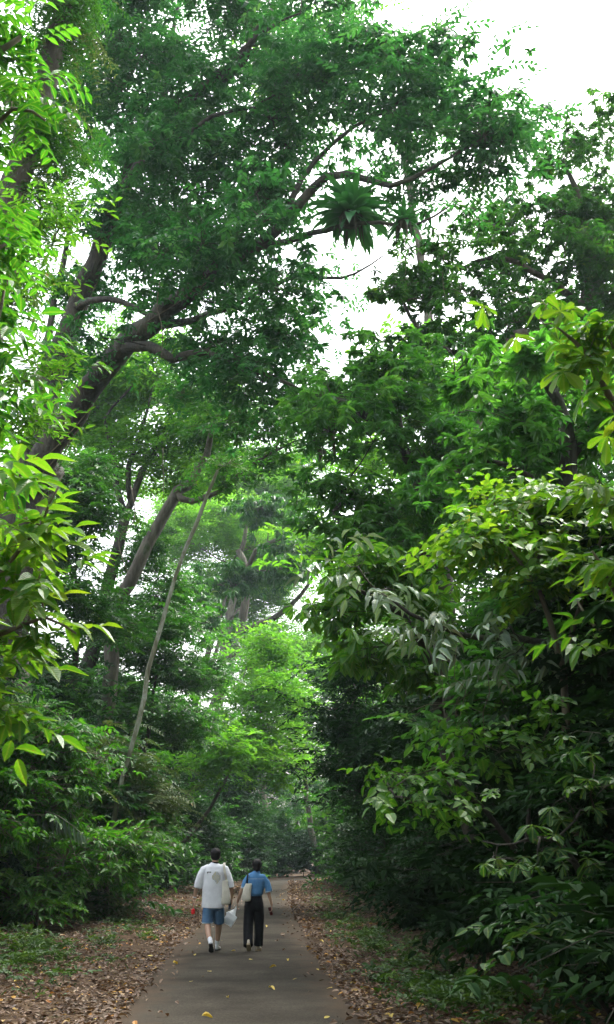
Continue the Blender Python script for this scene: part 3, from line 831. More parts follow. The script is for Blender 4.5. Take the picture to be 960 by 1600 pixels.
# left side, mid distance
DS = 1.2
plant('forest_tree', 'slender forked tree with feathery pale green crown behind the leaning giant', 'tree', gbase(118, 38),
      [[(*gbase(118, 38), -.2, .32)] + lp((132, 1095, 38, .27), (150, 1000, 38, .25), (178, 890, 38, .22), (196, 805, 38, .2)),
       lp((196, 805, 38, .13), (183, 760, 38, .12), (176, 700, 38, .09), (164, 655, 38, .06), (210, 600, 37, .04)),
       lp((196, 805, 38, .14), (222, 740, 38, .12), (246, 690, 38, .09), (272, 640, 38, .06), (300, 600, 37, .04)),
       lp((205, 790, 38, .10), (200, 730, 38, .1), (225, 660, 38, .07), (235, 620, 38, .04))],
      [P(190, 620, 70, 45, 39, 2), P(280, 630, 80, 55, 38, 2), P(230, 700, 60, 35, 38, 2), P(340, 680, 60, 50, 38, 2), P(140, 680, 40, 40, 40, 2), P(210, 585, 100, 30, 39, 2), P(200, 555, 90, 40, 39, 2), P(160, 760, 50, 60, 40, 2), P(270, 740, 60, 50, 39, 2), P(150, 610, 50, 60, 40, 2)],
      'feather', 'feather', 'bark_dark', cover=1.9, cr=.9, seed=11)
DS = 1.0
DS = 1.25
plant('forest_tree', 'leaning tree whose bare trunk forks before a patch of white sky', 'tree', gbase(150, 34),
      [[(*gbase(150, 34), -.2, .26)] + lp((178, 990, 34, .24), (202, 915, 34, .22), (232, 850, 34, .2), (262, 795, 34, .19), (280, 765, 34, .18), (302, 752, 34, .15), (322, 712, 34, .12), (335, 660, 33, .08), (360, 620, 33, .05)),
       lp((276, 772, 34, .12), (300, 783, 33.6, .1), (325, 776, 33, .09), (345, 765, 32.6, .07), (400, 720, 32, .05), (460, 690, 31, .03))],
      [P(330, 640, 60, 45, 33, 2), P(400, 660, 70, 40, 32, 2), P(340, 735, 40, 26, 32, 1), P(430, 700, 50, 30, 32, 1.5)],
      'alt', 'mid', 'bark', cover=1.6, cr=.8, seed=12)
DS = 1.0
DS = 1.25
plant('pole_tree', 'thin pale lichen spotted pole trunk leaning up through the left undergrowth', 'tree', gbase(166, 25),
      [[(*gbase(166, 25), -.1, .09)] + lp((182, 1257, 25, 0.055), (215, 1130, 25, 0.057), (243, 1010, 25, 0.053), (275, 900, 25, 0.045), (305, 820, 25, 0.049), (340, 735, 25, 0.037))],
      [P(345, 725, 36, 20, 25, .6)], 'alt_small', 'mid', 'bark_pale', cover=1.0, cr=.5, seed=13, r0=.01)
DS = 1.0
DS = 1.65
plant('forest_tree', 'curving slim tree left of the clearing with large dark drooping leaves', 'tree', gbase(322, 46),
      [[(*gbase(322, 46), -.2, .28)] + lp((330, 1140, 46, .24), (352, 1060, 46, .22), (374, 990, 46, .21), (386, 900, 46, .17), (372, 860, 46, .14)),
       lp((374, 990, 46, .16), (405, 975, 45, .14), (440, 958, 44, .11), (470, 930, 44, .08), (500, 880, 43, .05)),
       lp((386, 900, 46, .12), (400, 860, 45, .1), (440, 840, 44, .08), (480, 815, 43, .05)),
       lp((374, 870, 46, .12), (385, 820, 46, .09), (362, 780, 46, .06))],
      [P(330, 930, 60, 45, 42, 2), P(400, 905, 60, 40, 43, 2), P(455, 880, 50, 50, 43, 2), P(310, 975, 45, 25, 42, 1.5), P(430, 800, 70, 40, 44, 2)],
      'whorl_big', 'mid', 'bark', cover=1.3, cr=.9, seed=14, r0=.018)
plant('forest_tree', 'thin twin stemmed tree standing just left of the curving slim tree', 'tree', gbase(296, 50),
      [[(*gbase(296, 50), -.2, .17)] + lp((302, 1115, 50, .16), (318, 1050, 50, .14), (335, 990, 50, .12), (350, 940, 50, .08), (360, 880, 50, .05)),
       lp((312, 1075, 50, .1), (335, 1030, 50, .09), (348, 985, 50, .07), (375, 950, 50, .05))],
      [P(300, 850, 70, 50, 52, 3), P(380, 830, 70, 50, 52, 3), P(330, 780, 60, 35, 54, 3)], 'feather', 'glow', 'bark', cover=1.8, cr=1.1, seed=15)
plant('forest_tree', 'light green feathery crowned tree rising behind the left forks', 'tree', (-9.0, 100), None,
      [P(330, 800, 70, 60, 66, 4), P(400, 780, 70, 60, 66, 4), P(440, 850, 60, 50, 64, 4), P(350, 720, 60, 30, 66, 4), P(470, 760, 40, 50, 66, 3), P(380, 880, 60, 40, 66, 3)],
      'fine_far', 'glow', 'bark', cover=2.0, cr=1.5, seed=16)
DS = 1.0
plant('forest_tree', 'dark dense tree close behind the leaning giant trunk', 'tree', (-8.9, 36), None,
      [P(120, 740, 55, 70, 36, 2), P(130, 850, 60, 80, 36, 2), P(80, 900, 60, 90, 35, 2), P(165, 960, 40, 60, 37, 2)], 'alt', 'mid', 'bark_dark', cover=2.6, cr=.9, seed=17)
plant('forest_tree', 'ivy dark tree filling the gap behind the pale pole trunk', 'tree', (-8.6, 44), None,
      [P(250, 960, 70, 70, 46, 3), P(220, 1040, 90, 70, 46, 3), P(300, 1040, 70, 70, 48, 3), P(260, 1130, 100, 60, 46, 3), P(230, 890, 40, 40, 46, 2)], 'alt', 'mid', 'bark_dark', cover=2.4, cr=1.0, seed=18)
plant('forest_tree', 'mid green tree with loose crown left of the bright clearing', 'tree', (-8.8, 60), None,
      [P(410, 1040, 60, 50, 58, 3), P(380, 1110, 80, 50, 56, 3), P(420, 1180, 60, 60, 58, 3), P(440, 1100, 40, 50, 62, 2), P(350, 1180, 60, 50, 54, 3)], 'fine_far', 'feather', 'bark', cover=2.6, cr=1.1, seed=19)

# left, near
plant('overhanging_tree', 'bright green branch of broad leaflets reaching in at the upper left edge', 'tree', (-7.5, 7.0),
      [[(-7.5, 7.0, -.2, .16)] + [(-6.2, 8.2, 4, .12)] + lp((-160, 350, 10, .09), (-60, 150, 10, .05), (30, 60, 10, .03)),
       lp((-160, 350, 10, .06), (-60, 270, 10, .04), (20, 170, 10, .025), (70, 190, 10, .012)), lp((-160, 350, 10, .06), (-70, 420, 10, .04), (10, 380, 10, .02))],
      [P(-17, 40, 38, 62, 10, .8), P(-12, 165, 42, 45, 10, .7), P(-47, 290, 26, 100, 10, .8), P(-112, 150, 56, 140, 10.5, 1), P(-42, 390, 14, 40, 10, .5)],
      'pinnate_near', 'vivid', 'twig', cover=1.3, cr=.4, seed=21, r0=.006, step=.35, twig=.003)
plant('vine_draped_tree', 'grey green limb thickly hung with ferns and vines at the top left', 'tree', (-6.9, 16),
      [[(-6.9, 16, -.2, .42)] + lp((-60, 700, 16, .34), (-10, 450, 16.5, .28), (35, 250, 17, .24), (75, 110, 17, .21), (110, 0, 17, .19), (150, -120, 17, .15))],
      [P(95, 60, 28, 60, 17, .5), P(75, 160, 34, 70, 17, .5), P(58, 250, 34, 60, 17, .5), P(40, 340, 34, 50, 16.8, .5), P(110, -20, 30, 60, 17, .6), P(10, 430, 40, 60, 16.5, .6)],
      'hang', 'mid', 'bark', cover=2.0, cr=.4, seed=22, r0=.008, twig=.003, extra=[('hang', 'olive', .7, 'hanging_fern')])
plant('vine_draped_tree', 'pale small leaved creeper curtain below the hanging ferns at left', 'tree', (-6.0, 13),
      None, [P(60, 340, 34, 40, 13, .5), P(45, 590, 50, 40, 13, .6), P(15, 640, 40, 60, 13, .6), P(100, 365, 45, 14, 13, .4), P(20, 430, 26, 40, 13, .4)],
      'alt_small', 'fresh', 'twig', cover=1.2, cr=.3, seed=23, r0=.007, twig=.003)
plant('sapling', 'vivid green leafy sapling hugging the left edge above the yellow tipped shrub', 'sapling', (-5.0, 10.2),
      [[(-5.0, 10.2, -.1, .07)] + lp((-90, 1000, 10.2, .06), (-60, 700, 10.2, .045), (-25, 560, 10.2, .03), (10, 450, 10.2, .015))],
      [P(-25, 480, 30, 60, 10.2, .6), P(-35, 590, 40, 70, 10.2, .6), P(-15, 560, 26, 40, 10, .4), P(-65, 700, 32, 90, 10.4, .6)], 'alt_near', 'vivid', 'twig', cover=1.4, cr=.34, seed=24, r0=.006, step=.3, twig=.003)
plant('large_leaved_shrub', 'near shrub with big yellow green pointed leaves jutting in from the left', 'shrub', (-3.55, 8.4),
      [[(-3.55, 8.4, -.1, .05)] + lp((-70, 1250, 8.4, .045), (-60, 1050, 8.3, .035), (0, 900, 8.2, .022), (60, 820, 8.1, .012), (90, 760, 8, .007)),
       lp((-60, 1050, 8.3, .03), (0, 1000, 8.2, .02), (70, 960, 8, .012), (120, 990, 7.9, .006)),
       lp((-60, 1050, 8.3, .03), (-30, 850, 8.4, .02), (10, 720, 8.4, .01))],
      [P(-17, 745, 30, 50, 8.2, .4), P(43, 800, 27, 55, 8.1, .3), P(68, 900, 34, 34, 8, .3), P(-2, 880, 45, 60, 8.4, .4), P(43, 985, 41, 45, 8.1, .3), P(-22, 1010, 38, 60, 8.4, .4), P(-27, 1130, 30, 45, 8.4, .4), P(-82, 900, 45, 200, 8.6, .4)],
      'alt_near', 'bright', 'twig', cover=1.25, cr=.26, seed=25, r0=.005, step=.25, twig=.0025)
DS = 1.7
plant('shrub', 'leafy mid green shrub with long narrow leaves on the left bank', 'shrub', gbase(60, 16), None,
      [P(40, 1130, 80, 60, 15, 1), P(60, 1210, 90, 60, 15.5, 1), P(20, 1270, 70, 60, 15, 1), P(100, 1170, 60, 50, 16.5, 1), P(-30, 1200, 70, 100, 15, 1), P(30, 1350, 90, 50, 15.6, 1), P(120, 1320, 90, 50, 16.3, 1), P(40, 1400, 70, 30, 15.5, .8), P(190, 1340, 70, 45, 18, 1)], 'alt_near', 'vivid', 'twig', cover=1.9, cr=.4, seed=26, r0=.008, parts=('stem', 'foliage'), scale=(.6, .95))
DS = 1.0
DS = 1.48
plant('shrub', 'shrub with withered olive grey fronds under the pale pole trunk', 'shrub', gbase(150, 22), None,
      [P(140, 1180, 70, 40, 22, 1), P(190, 1215, 50, 40, 22, 1), P(130, 1250, 70, 40, 21, 1), P(210, 1260, 45, 40, 22.5, 1), P(160, 1340, 70, 40, 21.5, .8), P(150, 1400, 60, 24, 21.2, .6)], 'pinnate', 'olive', 'twig', cover=2.0, cr=.6, seed=27, r0=.008, parts=('stem', 'foliage'), extra=[('alt', 'mid', .8, 'leaf_sprig')])
DS = 1.0
plant('shrub', 'low clump of fresh green broad leaves at the foot of the left thicket', 'shrub', gbase(30, 27), None,
      [P(20, 1375, 60, 36, 26.5, .8), P(60, 1400, 40, 24, 26, .6), P(-30, 1380, 50, 40, 26, .7)], 'alt', 'fresh', 'twig', cover=1.6, cr=.45, seed=45, r0=.006, parts=('stem', 'foliage'))
# palm frond
def palm():
    rng = np.random.default_rng(9)
    base = np.array([-7.6, 27.0, .1]); root = empty('palm', base); tag(root, 'single arching pale palm frond low in the left undergrowth', 'palm')
    T = Tubes(); pts = smooth_path([(*(base), .03), (*at(20, 1330, 26.5), .03), (*at(45, 1272, 26), .022), (*at(85, 1272, 25.5), .015), (*at(132, 1305, 25), .006)], .15)
    T.add(pts[:, :3], pts[:, 3], 6); T.build('stalk', M['bark_pale'], root, base)
    O, D, Nn, L = [], [], [], []
    q = pts[len(pts) // 2:, :3]
    for k in range(34):
        p = q[min(len(q) - 1, int(k / 34 * len(q)))]
        t = q[-1] - q[0]; t /= np.linalg.norm(t)
        for s in (1, -1):
            O.append(p); D.append(np.array([.25, s * .35, -1.0]) + rng.normal(size=3) * .1); Nn.append([0, -1, .5]); L.append(.5 * math.sin(.5 + 2.3 * k / 34))
    s = Spray(O, D, Nn, np.array(L), 
.052 * np.ones(len(O)), 'hex')
    me = mesh_np('frond', s.v - base, s.l, s.s, s.uv); link_mesh('frond', me, M['grey'], root)
palm()

# ------------------------------------------------------------------ the right side
plant('tall_tree', 'tall tree with loose leafy crown against the white sky at the right edge', 'tree', gbase(930, 30),
      [[(*gbase(905, 30), -.2, .4)] + lp((900, 900, 30, .32), (905, 650, 30, .26), (915, 480, 30, .2), (922, 380, 30, .15), (900, 300, 30, .1), (880, 250, 30, .05)),
       lp((915, 480, 30, .14), (860, 440, 29, .1), (780, 400, 28, .08), (720, 420, 28, .05)), lp((905, 600, 30, .16), (820, 520, 28, .12), (740, 560, 27, .09), (660, 520, 27, .07), (630, 470, 27, .04))],
      [P(880, 260, 60, 45, 30, 2.5), P(945, 240, 40, 45, 31, 2), P(930, 330, 60, 55, 30, 2.5), P(850, 335, 45, 45, 30, 2), P(890, 420, 80, 60, 29, 2.5), P(790, 400, 60, 50, 28, 2), P(820, 490, 70, 45, 28, 2),
       P(700, 430, 80, 45, 28, 2), P(640, 465, 50, 30, 27, 1.5), P(740, 500, 80, 50, 27, 2), P(660, 530, 60, 30, 27, 1.5), P(960, 430, 40, 90, 30, 2), P(790, 330, 50, 35, 30, 1.5), P(665, 395, 60, 26, 28, 1.2), P(740, 350, 50, 25, 29, 1.2), P(900, 520, 80, 40, 29, 2)],
      'whorl', 'mid', 'bark', cover=1.6, cr=.8, seed=31, r0=.016)
plant('broad_tree', 'drooping leaved tree leaning over the path from the right, mid height', 'tree', (3.6, 24),
      [[(3.6, 24, -.2, .34)] + lp((700, 1150, 24, .26), (695, 960, 24, .22), (680, 820, 23.5, .18), (640, 720, 23, .13), (590, 660, 23, .1), (520, 620, 22.5, .06)),
       lp((690, 900, 24, .14), (620, 820, 23, .1), (560, 780, 22.5, .07), (520, 800, 22, .04)), lp((680, 820, 23.5, .13), (720, 720, 23, .1), (760, 640, 23, .06)),
       lp((640, 720, 23, .1), (620, 640, 23, .08), (630, 580, 23, .05))],
      [P(520, 580, 60, 45, 24, 2), P(600, 590, 70, 50, 23, 2), P(690, 600, 70, 50, 23, 2), P(500, 660, 50, 45, 23, 2), P(570, 680, 70, 55, 22.5, 2), P(650, 690, 70, 60, 22.5, 2), P(730, 690, 60, 60, 22.5, 2),
       P(510, 750, 55, 45, 22.5, 1.6), P(590, 780, 70, 50, 22, 1.8), P(670, 790, 60, 60, 22, 1.8), P(520, 830, 55, 40, 22, 1.5), P(600, 860, 60, 45, 22, 1.5), P(480, 620, 40, 30, 24, 1.5)],
      'whorl', 'fan', 'bark_dark', cover=1.6, cr=.7, seed=32, r0=.014)
plant('broad_tree', 'dark trunked tree with dense shaded crown behind the bright right shrub', 'tree', (5.0, 18.5),
      [[(4.9, 18.5, -.2, .26)] + lp((890, 1100, 18.5, .22), (886, 900, 18.5, .19), (884, 800, 18.5, .17), (888, 700, 18.5, .15), (870, 620, 18.3, .1), (830, 580, 18, .06)),
       lp((888, 720, 18.5, .1), (940, 640, 18.5, .08), (980, 580, 18.5, .05)), lp((886, 790, 18.5, .09), (820, 740, 18, .06), (760, 720, 17.5, .04))],
      [P(800, 600, 80, 45, 18, 1.8), P(880, 590, 80, 50, 18.5, 1.8), P(940, 640, 50, 70, 18.5, 1.5), P(790, 680, 80, 50, 18, 1.6), P(750, 740, 60, 45, 17.5, 1.5), P(850, 690, 70, 45, 18.5, 1.5), P(930, 730, 60, 60, 19, 1.5), P(820, 760, 60, 40, 19, 1.2)],
      'whorl', 'fan', 'bark_dark', cover=1.9, cr=.6, seed=33, r0=.012)
plant('sapling', 'lime green tuft of large upright leaves high at the right edge', 'sapling', (4.6, 10.8),
      [[(4.9, 10.8, -.1, .09)] + lp((1010, 900, 10.8, .07), (985, 700, 10.8, .05), (940, 590, 10.8, .035), (900, 530, 10.6, .02), (860, 505, 10.5, .008)),
       lp((985, 700, 10.8, .03), (960, 560, 10.8, .02), (945, 510, 10.8, .01))],
      [P(873, 495, 31, 38, 10.5, .35), P(923, 535, 29, 34, 10.6, .4), P(963, 530, 27, 45, 10.8, .4), P(958, 590, 34, 36, 10.8, .4), P(1008, 620, 42, 80, 11, .5)],
      'whorl_near', 'bright', 'twig', cover=1.4, cr=.3, seed=34, r0=.006, step=.3, twig=.003, tilt=.3)
plant('large_leaved_shrub', 'sunny yellow green shrub spilling over the right bank at mid height', 'shrub', (4.3, 14.2),
      [[(4.4, 14.2, -.1, .07)] + lp((900, 1300, 14.2, .06), (880, 1050, 14, .045), (840, 920, 13.8, .03), (790, 850, 13.5, .015)), lp((880, 1050, 14, .04), (920, 900, 14, .025), (950, 800, 14, .012))],
      [P(800, 790, 70, 40, 14.5, .8), P(870, 800, 60, 50, 14.5, .8), P(790, 850, 80, 45, 14, .8), P(870, 880, 70, 50, 14, .8), P(940, 800, 50, 50, 14.5, .8), P(740, 860, 40, 40, 13.8, .6), P(820, 920, 60, 35, 14, .6)],
      'alt_round', 'bright', 'twig', cover=2.0, cr=.36, seed=35, r0=.007, twig=.003)
plant('large_leaved_shrub', 'near yellowish shrub with broad leaves touching the right edge', 'shrub', (3.7, 10.2),
      [[(3.8, 10.2, -.1, .05)] + lp((1000, 1200, 10, .04), (985, 1000, 9.8, .03), (950, 900, 9.6, .02), (925, 860, 9.5, .01)), lp((985, 1000, 9.8, .025), (935, 980, 9.5, .015), (905, 940, 9.5, .008))],
      [P(952, 790, 31, 40, 9.6, .4), P(942, 900, 39, 46, 9.5, .4), P(967, 980, 29, 44, 9.5, .4), P(1012, 870, 42, 120, 9.8, .4)], 'alt_near', 'bright', 'twig', cover=1.4, cr=.26, seed=36, r0=.005, step=.25, twig=.0025)
plant('withered_branch_tree', 'small tree holding out a branch of dusty silver grey leaves over the verge', 'tree', (4.6, 15.5),
      [[(4.8, 15.5, -.2, .12)] + lp((975, 1180, 15, .1), (945, 1040, 14.6, .08), (880, 1012, 14.2, .055), (800, 995, 13.8, .045), (720, 990, 13.5, .035), (640, 960, 13.3, .025), (590, 920, 13.2, .015), (560, 885, 13, .01))],
      [P(800, 1000, 60, 22, 13.6, .5), P(775, 1030, 50, 22, 13.5, .5), P(660, 975, 50, 24, 13.2, .4), P(600, 925, 46, 26, 13.2, .4), P(570, 890, 36, 20, 13, .4), P(720, 990, 36, 18, 13.4, .4)],
      'frond_grey', 'grey', 'bark_dark', cover=.62, cr=.25, seed=37, r0=.006, step=.3, twig=.003)
plant('broad_tree', 'green fan leaved tree drooping below the silver grey branch', 'tree', (3.3, 19),
      [[(3.6, 19, -.2, .14)] + lp((700, 1200, 19, .12), (680, 1060, 18.5, .09), (630, 960, 18, .06), (560, 920, 17.5, .03))],
      [P(560, 900, 55, 35, 17.5, 1), P(620, 900, 60, 45, 18, 1), P(550, 975, 50, 45, 17.5, 1), P(590, 1020, 50, 30, 17.8, 1), P(660, 1020, 60, 60, 18.5, 1), P(690, 930, 50, 40, 18.5, 1)],
      'whorl_near', 'fresh', 'bark_dark', cover=1.9, cr=.42, seed=38, r0=.009)
plant('shrub', 'shrub of rounded leaves low on the right beside the path, catching light', 'shrub', (3.0, 13.0),
      [[(3.2, 13.0, -.1, .05)] + lp((850, 1400, 13, .04), (760, 1270, 12.6, .03), (680, 1200, 12.4, .018), (610, 1235, 12.2, .008)), lp((820, 1350, 13, .03), (830, 1200, 12.8, .02), (790, 1120, 12.6, .01))],
      [P(660, 1210, 80, 45, 12.4, .5), P(620, 1250, 50, 26, 12.2, .4), P(740, 1170, 70, 50, 12.6, .5), P(700, 1260, 70, 40, 12.4, .5), P(830, 1130, 70, 50, 12.8, .6), P(850, 1200, 70, 45, 12.8, .6)],
      'alt_round', 'fresh', 'bark_dark', cover=1.2, scale=(.6, .95), cr=.3, seed=39, r0=.006, twig=.0028, parts=('stem', 'foliage'))  # lighter leaf material stands in for light falling on this shrub
plant('shrub', 'dark shrub with five fingered drooping leaves on the lower right bank', 'shrub', (3.6, 11.5),
      [[(3.6, 11.5, -.1, .05)] + lp((940, 1420, 11.3, .04), (870, 1310, 11, .025), (800, 1320, 10.8, .01))],
      [P(860, 1280, 70, 40, 11, .5), P(920, 1260, 50, 50, 11, .5), P(760, 1340, 60, 30, 11, .4), P(900, 1340, 60, 35, 10.8, .5), P(940, 1180, 50, 60, 11, .5), P(830, 1340, 40, 24, 10.8, .4)],
      'whorl_near', 'broad', 'bark_dark', cover=.9, scale=(.45, .8), cr=.3, seed=40, r0=.006, twig=.0028, parts=('stem', 'foliage'))
plant('shrub', 'thin young shrub with few leaves deep in the lower right shade', 'shrub', (3.0, 10.9), None,
      [P(850, 1460, 40, 40, 10.6, .3), P(930, 1490, 40, 60, 10.2, .3)], 'alt_round', 'broad', 'bark_dark', cover=.7, cr=.3, seed=41, r0=.005, twig=.0025, parts=('stem', 'foliage'))
plant('shrub', 'bushy green shrub hung with dry twigs beneath the grey branch', 'shrub', (4.4, 17), None,
      [P(760, 1060, 80, 50, 16.5, 1), P(850, 1040, 80, 60, 16.5, 1), P(920, 1060, 60, 70, 16, 1), P(720, 1120, 70, 50, 16.5, 1), P(840, 960, 90, 40, 17, 1), P(930, 950, 50, 60, 17, 1), P(900, 1120, 70, 50, 15.5, .8), P(820, 1110, 60, 40, 16, .8)],
      'alt', 'fan', 'twig', cover=2.0, cr=.5, seed=42, r0=.009, parts=('stem', 'foliage'), twig=.004)

# hedge of wild shrubs along the right edge: each one its own
rng = np.random.default_rng(12)
kinds = [('alt', 'deep'), ('whorl', 'deep'), ('alt_small', 'dark'), ('alt', 'deep')]  # deep leaves carry the thicket's shade in their colour
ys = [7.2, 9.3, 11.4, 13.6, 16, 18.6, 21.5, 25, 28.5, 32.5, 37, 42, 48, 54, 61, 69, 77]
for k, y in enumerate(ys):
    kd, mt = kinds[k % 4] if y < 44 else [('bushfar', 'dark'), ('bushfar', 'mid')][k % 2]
    x0 = 1.95 + (.35 if y < 12 else 0) - (0 if y < 60 else .5)
    g = 1 + y / 60; hgt = rng.uniform(1.9, 2.8) * g
    near_ = ['shaded wild shrub nearest the camera on the right bank', 'dark wild shrub just behind the nearest one on the right bank', 'dark shrub right of the leaf strewn right verge, opposite the nearest asphalt',
             'black green shrub under the five fingered leaves on the right']
    lab = near_[k] if k < 4 else ('dense dark wild shrub in the unbroken thicket along the right verge' if y < 40 else 'far dark shrub of the right thicket, small beside the end of the path')
    plant('wild_shrub', lab, 'shrub', (x0 + 1.9, y),
          [[(x0 + 1.9, y, -.1, .05), (x0 + 1.7, y, hgt * .7, .03)], [(x0 + 2.1, y + .3, -.1, .04), (x0 + 2.6, y, hgt, .02)]],
          [Wb(x0 + 1.5, y, .8 * g, 1.35, 1.6 * g, .9 * g), Wb(x0 + 2.2, y, hgt, 1.6, 1.8 * g, 1.3 * g), Wb(x0 + 3.4, y, hgt + 1.6 * g, 1.8, 1.9 * g, 1.5 * g)],
          kd, mt, 'bark_dark', cover=2.3, cr=.6 * g, seed=60 + k, r0=.01, parts=('stem', 'foliage'), group='wild shrubs of the right thicket' )
# second, taller row behind
ys2 = [8, 13, 18, 24, 31, 39, 48, 58, 70]
for k, y in enumerate(ys2):
    x0 = float(road_x(y)) + 7.2; g = 1 + y / 50; tall = 5.2 + k * .55
    plant('understory_tree', 'dark understory tree standing behind the right thicket', 'tree', (x0 + 1, y), None,
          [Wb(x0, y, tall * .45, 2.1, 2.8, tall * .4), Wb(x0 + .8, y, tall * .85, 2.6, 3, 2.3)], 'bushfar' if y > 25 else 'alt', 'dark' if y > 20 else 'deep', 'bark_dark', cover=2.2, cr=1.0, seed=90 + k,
          r0=.014, group='understory trees behind the right thicket')
# shrubs along the left edge
ys3 = [22, 25.5, 29, 32.5, 36, 40, 44, 48, 53, 58, 64, 70, 76, 83, 90]
for k, y in enumerate(ys3):
    x0 = -6.6 if y < 70 else (-5.4 if y < 80 else -3.6); g = 1 + y / 70; hgt = rng.uniform(1.7, 2.5) * g
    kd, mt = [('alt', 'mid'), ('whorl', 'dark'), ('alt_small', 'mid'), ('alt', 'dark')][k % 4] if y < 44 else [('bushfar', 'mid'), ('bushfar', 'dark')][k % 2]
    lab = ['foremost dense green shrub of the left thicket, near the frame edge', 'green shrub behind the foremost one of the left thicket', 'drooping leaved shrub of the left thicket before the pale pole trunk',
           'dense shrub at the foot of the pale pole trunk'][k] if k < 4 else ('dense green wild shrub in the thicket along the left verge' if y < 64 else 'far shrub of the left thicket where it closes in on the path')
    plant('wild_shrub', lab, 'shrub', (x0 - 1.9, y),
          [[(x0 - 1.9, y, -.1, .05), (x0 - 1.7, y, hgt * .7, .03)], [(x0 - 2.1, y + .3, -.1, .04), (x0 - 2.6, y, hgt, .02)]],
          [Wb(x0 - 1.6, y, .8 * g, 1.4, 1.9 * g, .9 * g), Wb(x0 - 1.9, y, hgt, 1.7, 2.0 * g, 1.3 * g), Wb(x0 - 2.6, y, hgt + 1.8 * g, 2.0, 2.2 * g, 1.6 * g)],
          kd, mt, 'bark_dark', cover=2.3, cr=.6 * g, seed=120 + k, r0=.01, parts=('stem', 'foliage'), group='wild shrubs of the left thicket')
for k, (y, xo, tall) in enumerate([(25, 9.5, 5.5), (33, 9.3, 7.5), (42, 9.0, 9), (52, 8.6, 10), (63, 8.0, 11), (75, 7.5, 12), (88, 7, 12)]):
    x0 = float(road_x(y)) - xo
    plant('understory_tree', 'mid height leafy tree rising behind the left thicket', 'tree', (x0 - 1, y), None,
          [Wb(x0, y, tall * .45, 2.4, 3.2, tall * .4), Wb(x0 - .8, y, tall * .85, 2.8, 3.2, 2.6)], 'bushfar' if y > 35 else 'alt', 'dark' if k % 2 else 'mid', 'bark_dark', cover=2.0, cr=1.1, seed=140 + k,
          r0=.014, group='understory trees behind the left thicket')

# the right wall further up, receding
plant('forest_tree', 'shadowy tree mass closing in on the right of the clearing', 'tree', (4.5, 38), None,
      [P(540, 1120, 50, 60, 38, 2.5), P(590, 1060, 70, 70, 36, 2.5), P(560, 1200, 70, 60, 37, 2.5), P(640, 1130, 70, 80, 34, 2.5)], 'alt', 'dark', 'bark_dark', cover=2.4, cr=.9, seed=50)
plant('forest_tree', 'tall green tree behind the drooping leaved tree, mid right', 'tree', (8.0, 40), None,
      [P(600, 700, 90, 70, 42, 4), P(680, 620, 90, 70, 42, 4), P(620, 820, 90, 80, 42, 4), P(760, 640, 80, 90, 40, 4), P(720, 800, 90, 90, 40, 4), P(600, 940, 70, 70, 42, 4), P(700, 950, 90, 80, 40, 4), P(830, 860, 90, 90, 38, 4)],
      'bushfar', 'feather', 'bark_dark', cover=1.7, cr=1.5, seed=51, r0=.02)
plant('forest_tree', 'dense tall tree filling the right side below the open sky', 'tree', (13, 34), None,
      [P(860, 620, 100, 80, 35, 4), P(930, 520, 70, 70, 35, 4), P(900, 760, 90, 90, 34, 4), P(930, 900, 90, 100, 33, 4), P(850, 1000, 110, 90, 32, 4)], 'bushfar', 'mid', 'bark_dark', cover=2.0, cr=1.3, seed=52, r0=.02)
# far end of the clearing; its lit look is put into the leaf colour
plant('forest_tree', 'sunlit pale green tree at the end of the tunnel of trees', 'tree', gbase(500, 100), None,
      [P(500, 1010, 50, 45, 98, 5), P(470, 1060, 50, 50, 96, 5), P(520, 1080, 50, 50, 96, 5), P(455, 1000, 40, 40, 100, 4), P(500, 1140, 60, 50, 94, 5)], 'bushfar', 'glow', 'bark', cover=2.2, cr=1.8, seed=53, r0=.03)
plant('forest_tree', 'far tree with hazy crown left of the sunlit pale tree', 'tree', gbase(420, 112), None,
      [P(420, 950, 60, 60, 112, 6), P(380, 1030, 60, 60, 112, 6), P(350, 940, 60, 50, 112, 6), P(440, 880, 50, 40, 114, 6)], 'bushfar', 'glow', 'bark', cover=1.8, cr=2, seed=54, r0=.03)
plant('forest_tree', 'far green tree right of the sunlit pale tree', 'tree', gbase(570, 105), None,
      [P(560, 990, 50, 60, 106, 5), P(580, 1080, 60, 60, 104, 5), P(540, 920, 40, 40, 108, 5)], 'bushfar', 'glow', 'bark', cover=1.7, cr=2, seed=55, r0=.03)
for k, (x, y, h, m_) in enumerate([(-8, 95, 3.2, 'dark'), (-6, 98, 3.5, 'dark'), (1.5, 100.5, 3.0, 'dark'), (5.5, 101, 3.4, 'dark'), (10.5, 101, 3.6, 'dark'), (-2.4, 100, 3.1, 'dark'), (-4.5, 100, 3.4, 'dark'), (-.3, 101, 3.8, 'dark'), (3.5, 103, 3.2, 'mid'), (-8.5, 98, 4.5, 'mid'), (8, 103, 4, 'dark'), (-2.5, 104, 6.5, 'mid'), (2.4, 106, 7.5, 'feather'), (6, 108, 7, 'mid'), (-7, 106, 7, 'mid')]):
    plant('roadside_bush', 'rounded dark bush where the far path bends' if h < 5 else 'taller leafy bush behind the far bend of the path', 'bush', (x, y), None,
          [Wb(x, y, h * .42, 2.4, 2, h * .45), Wb(x, y, h * .7, 1.9, 1.8, h * .32)], 'bushfar', m_, 'bark_dark', cover=2.4, cr=.9, seed=160 + k, r0=.012, parts=('stem', 'foliage'),
          group='bushes at the far bend of the path')

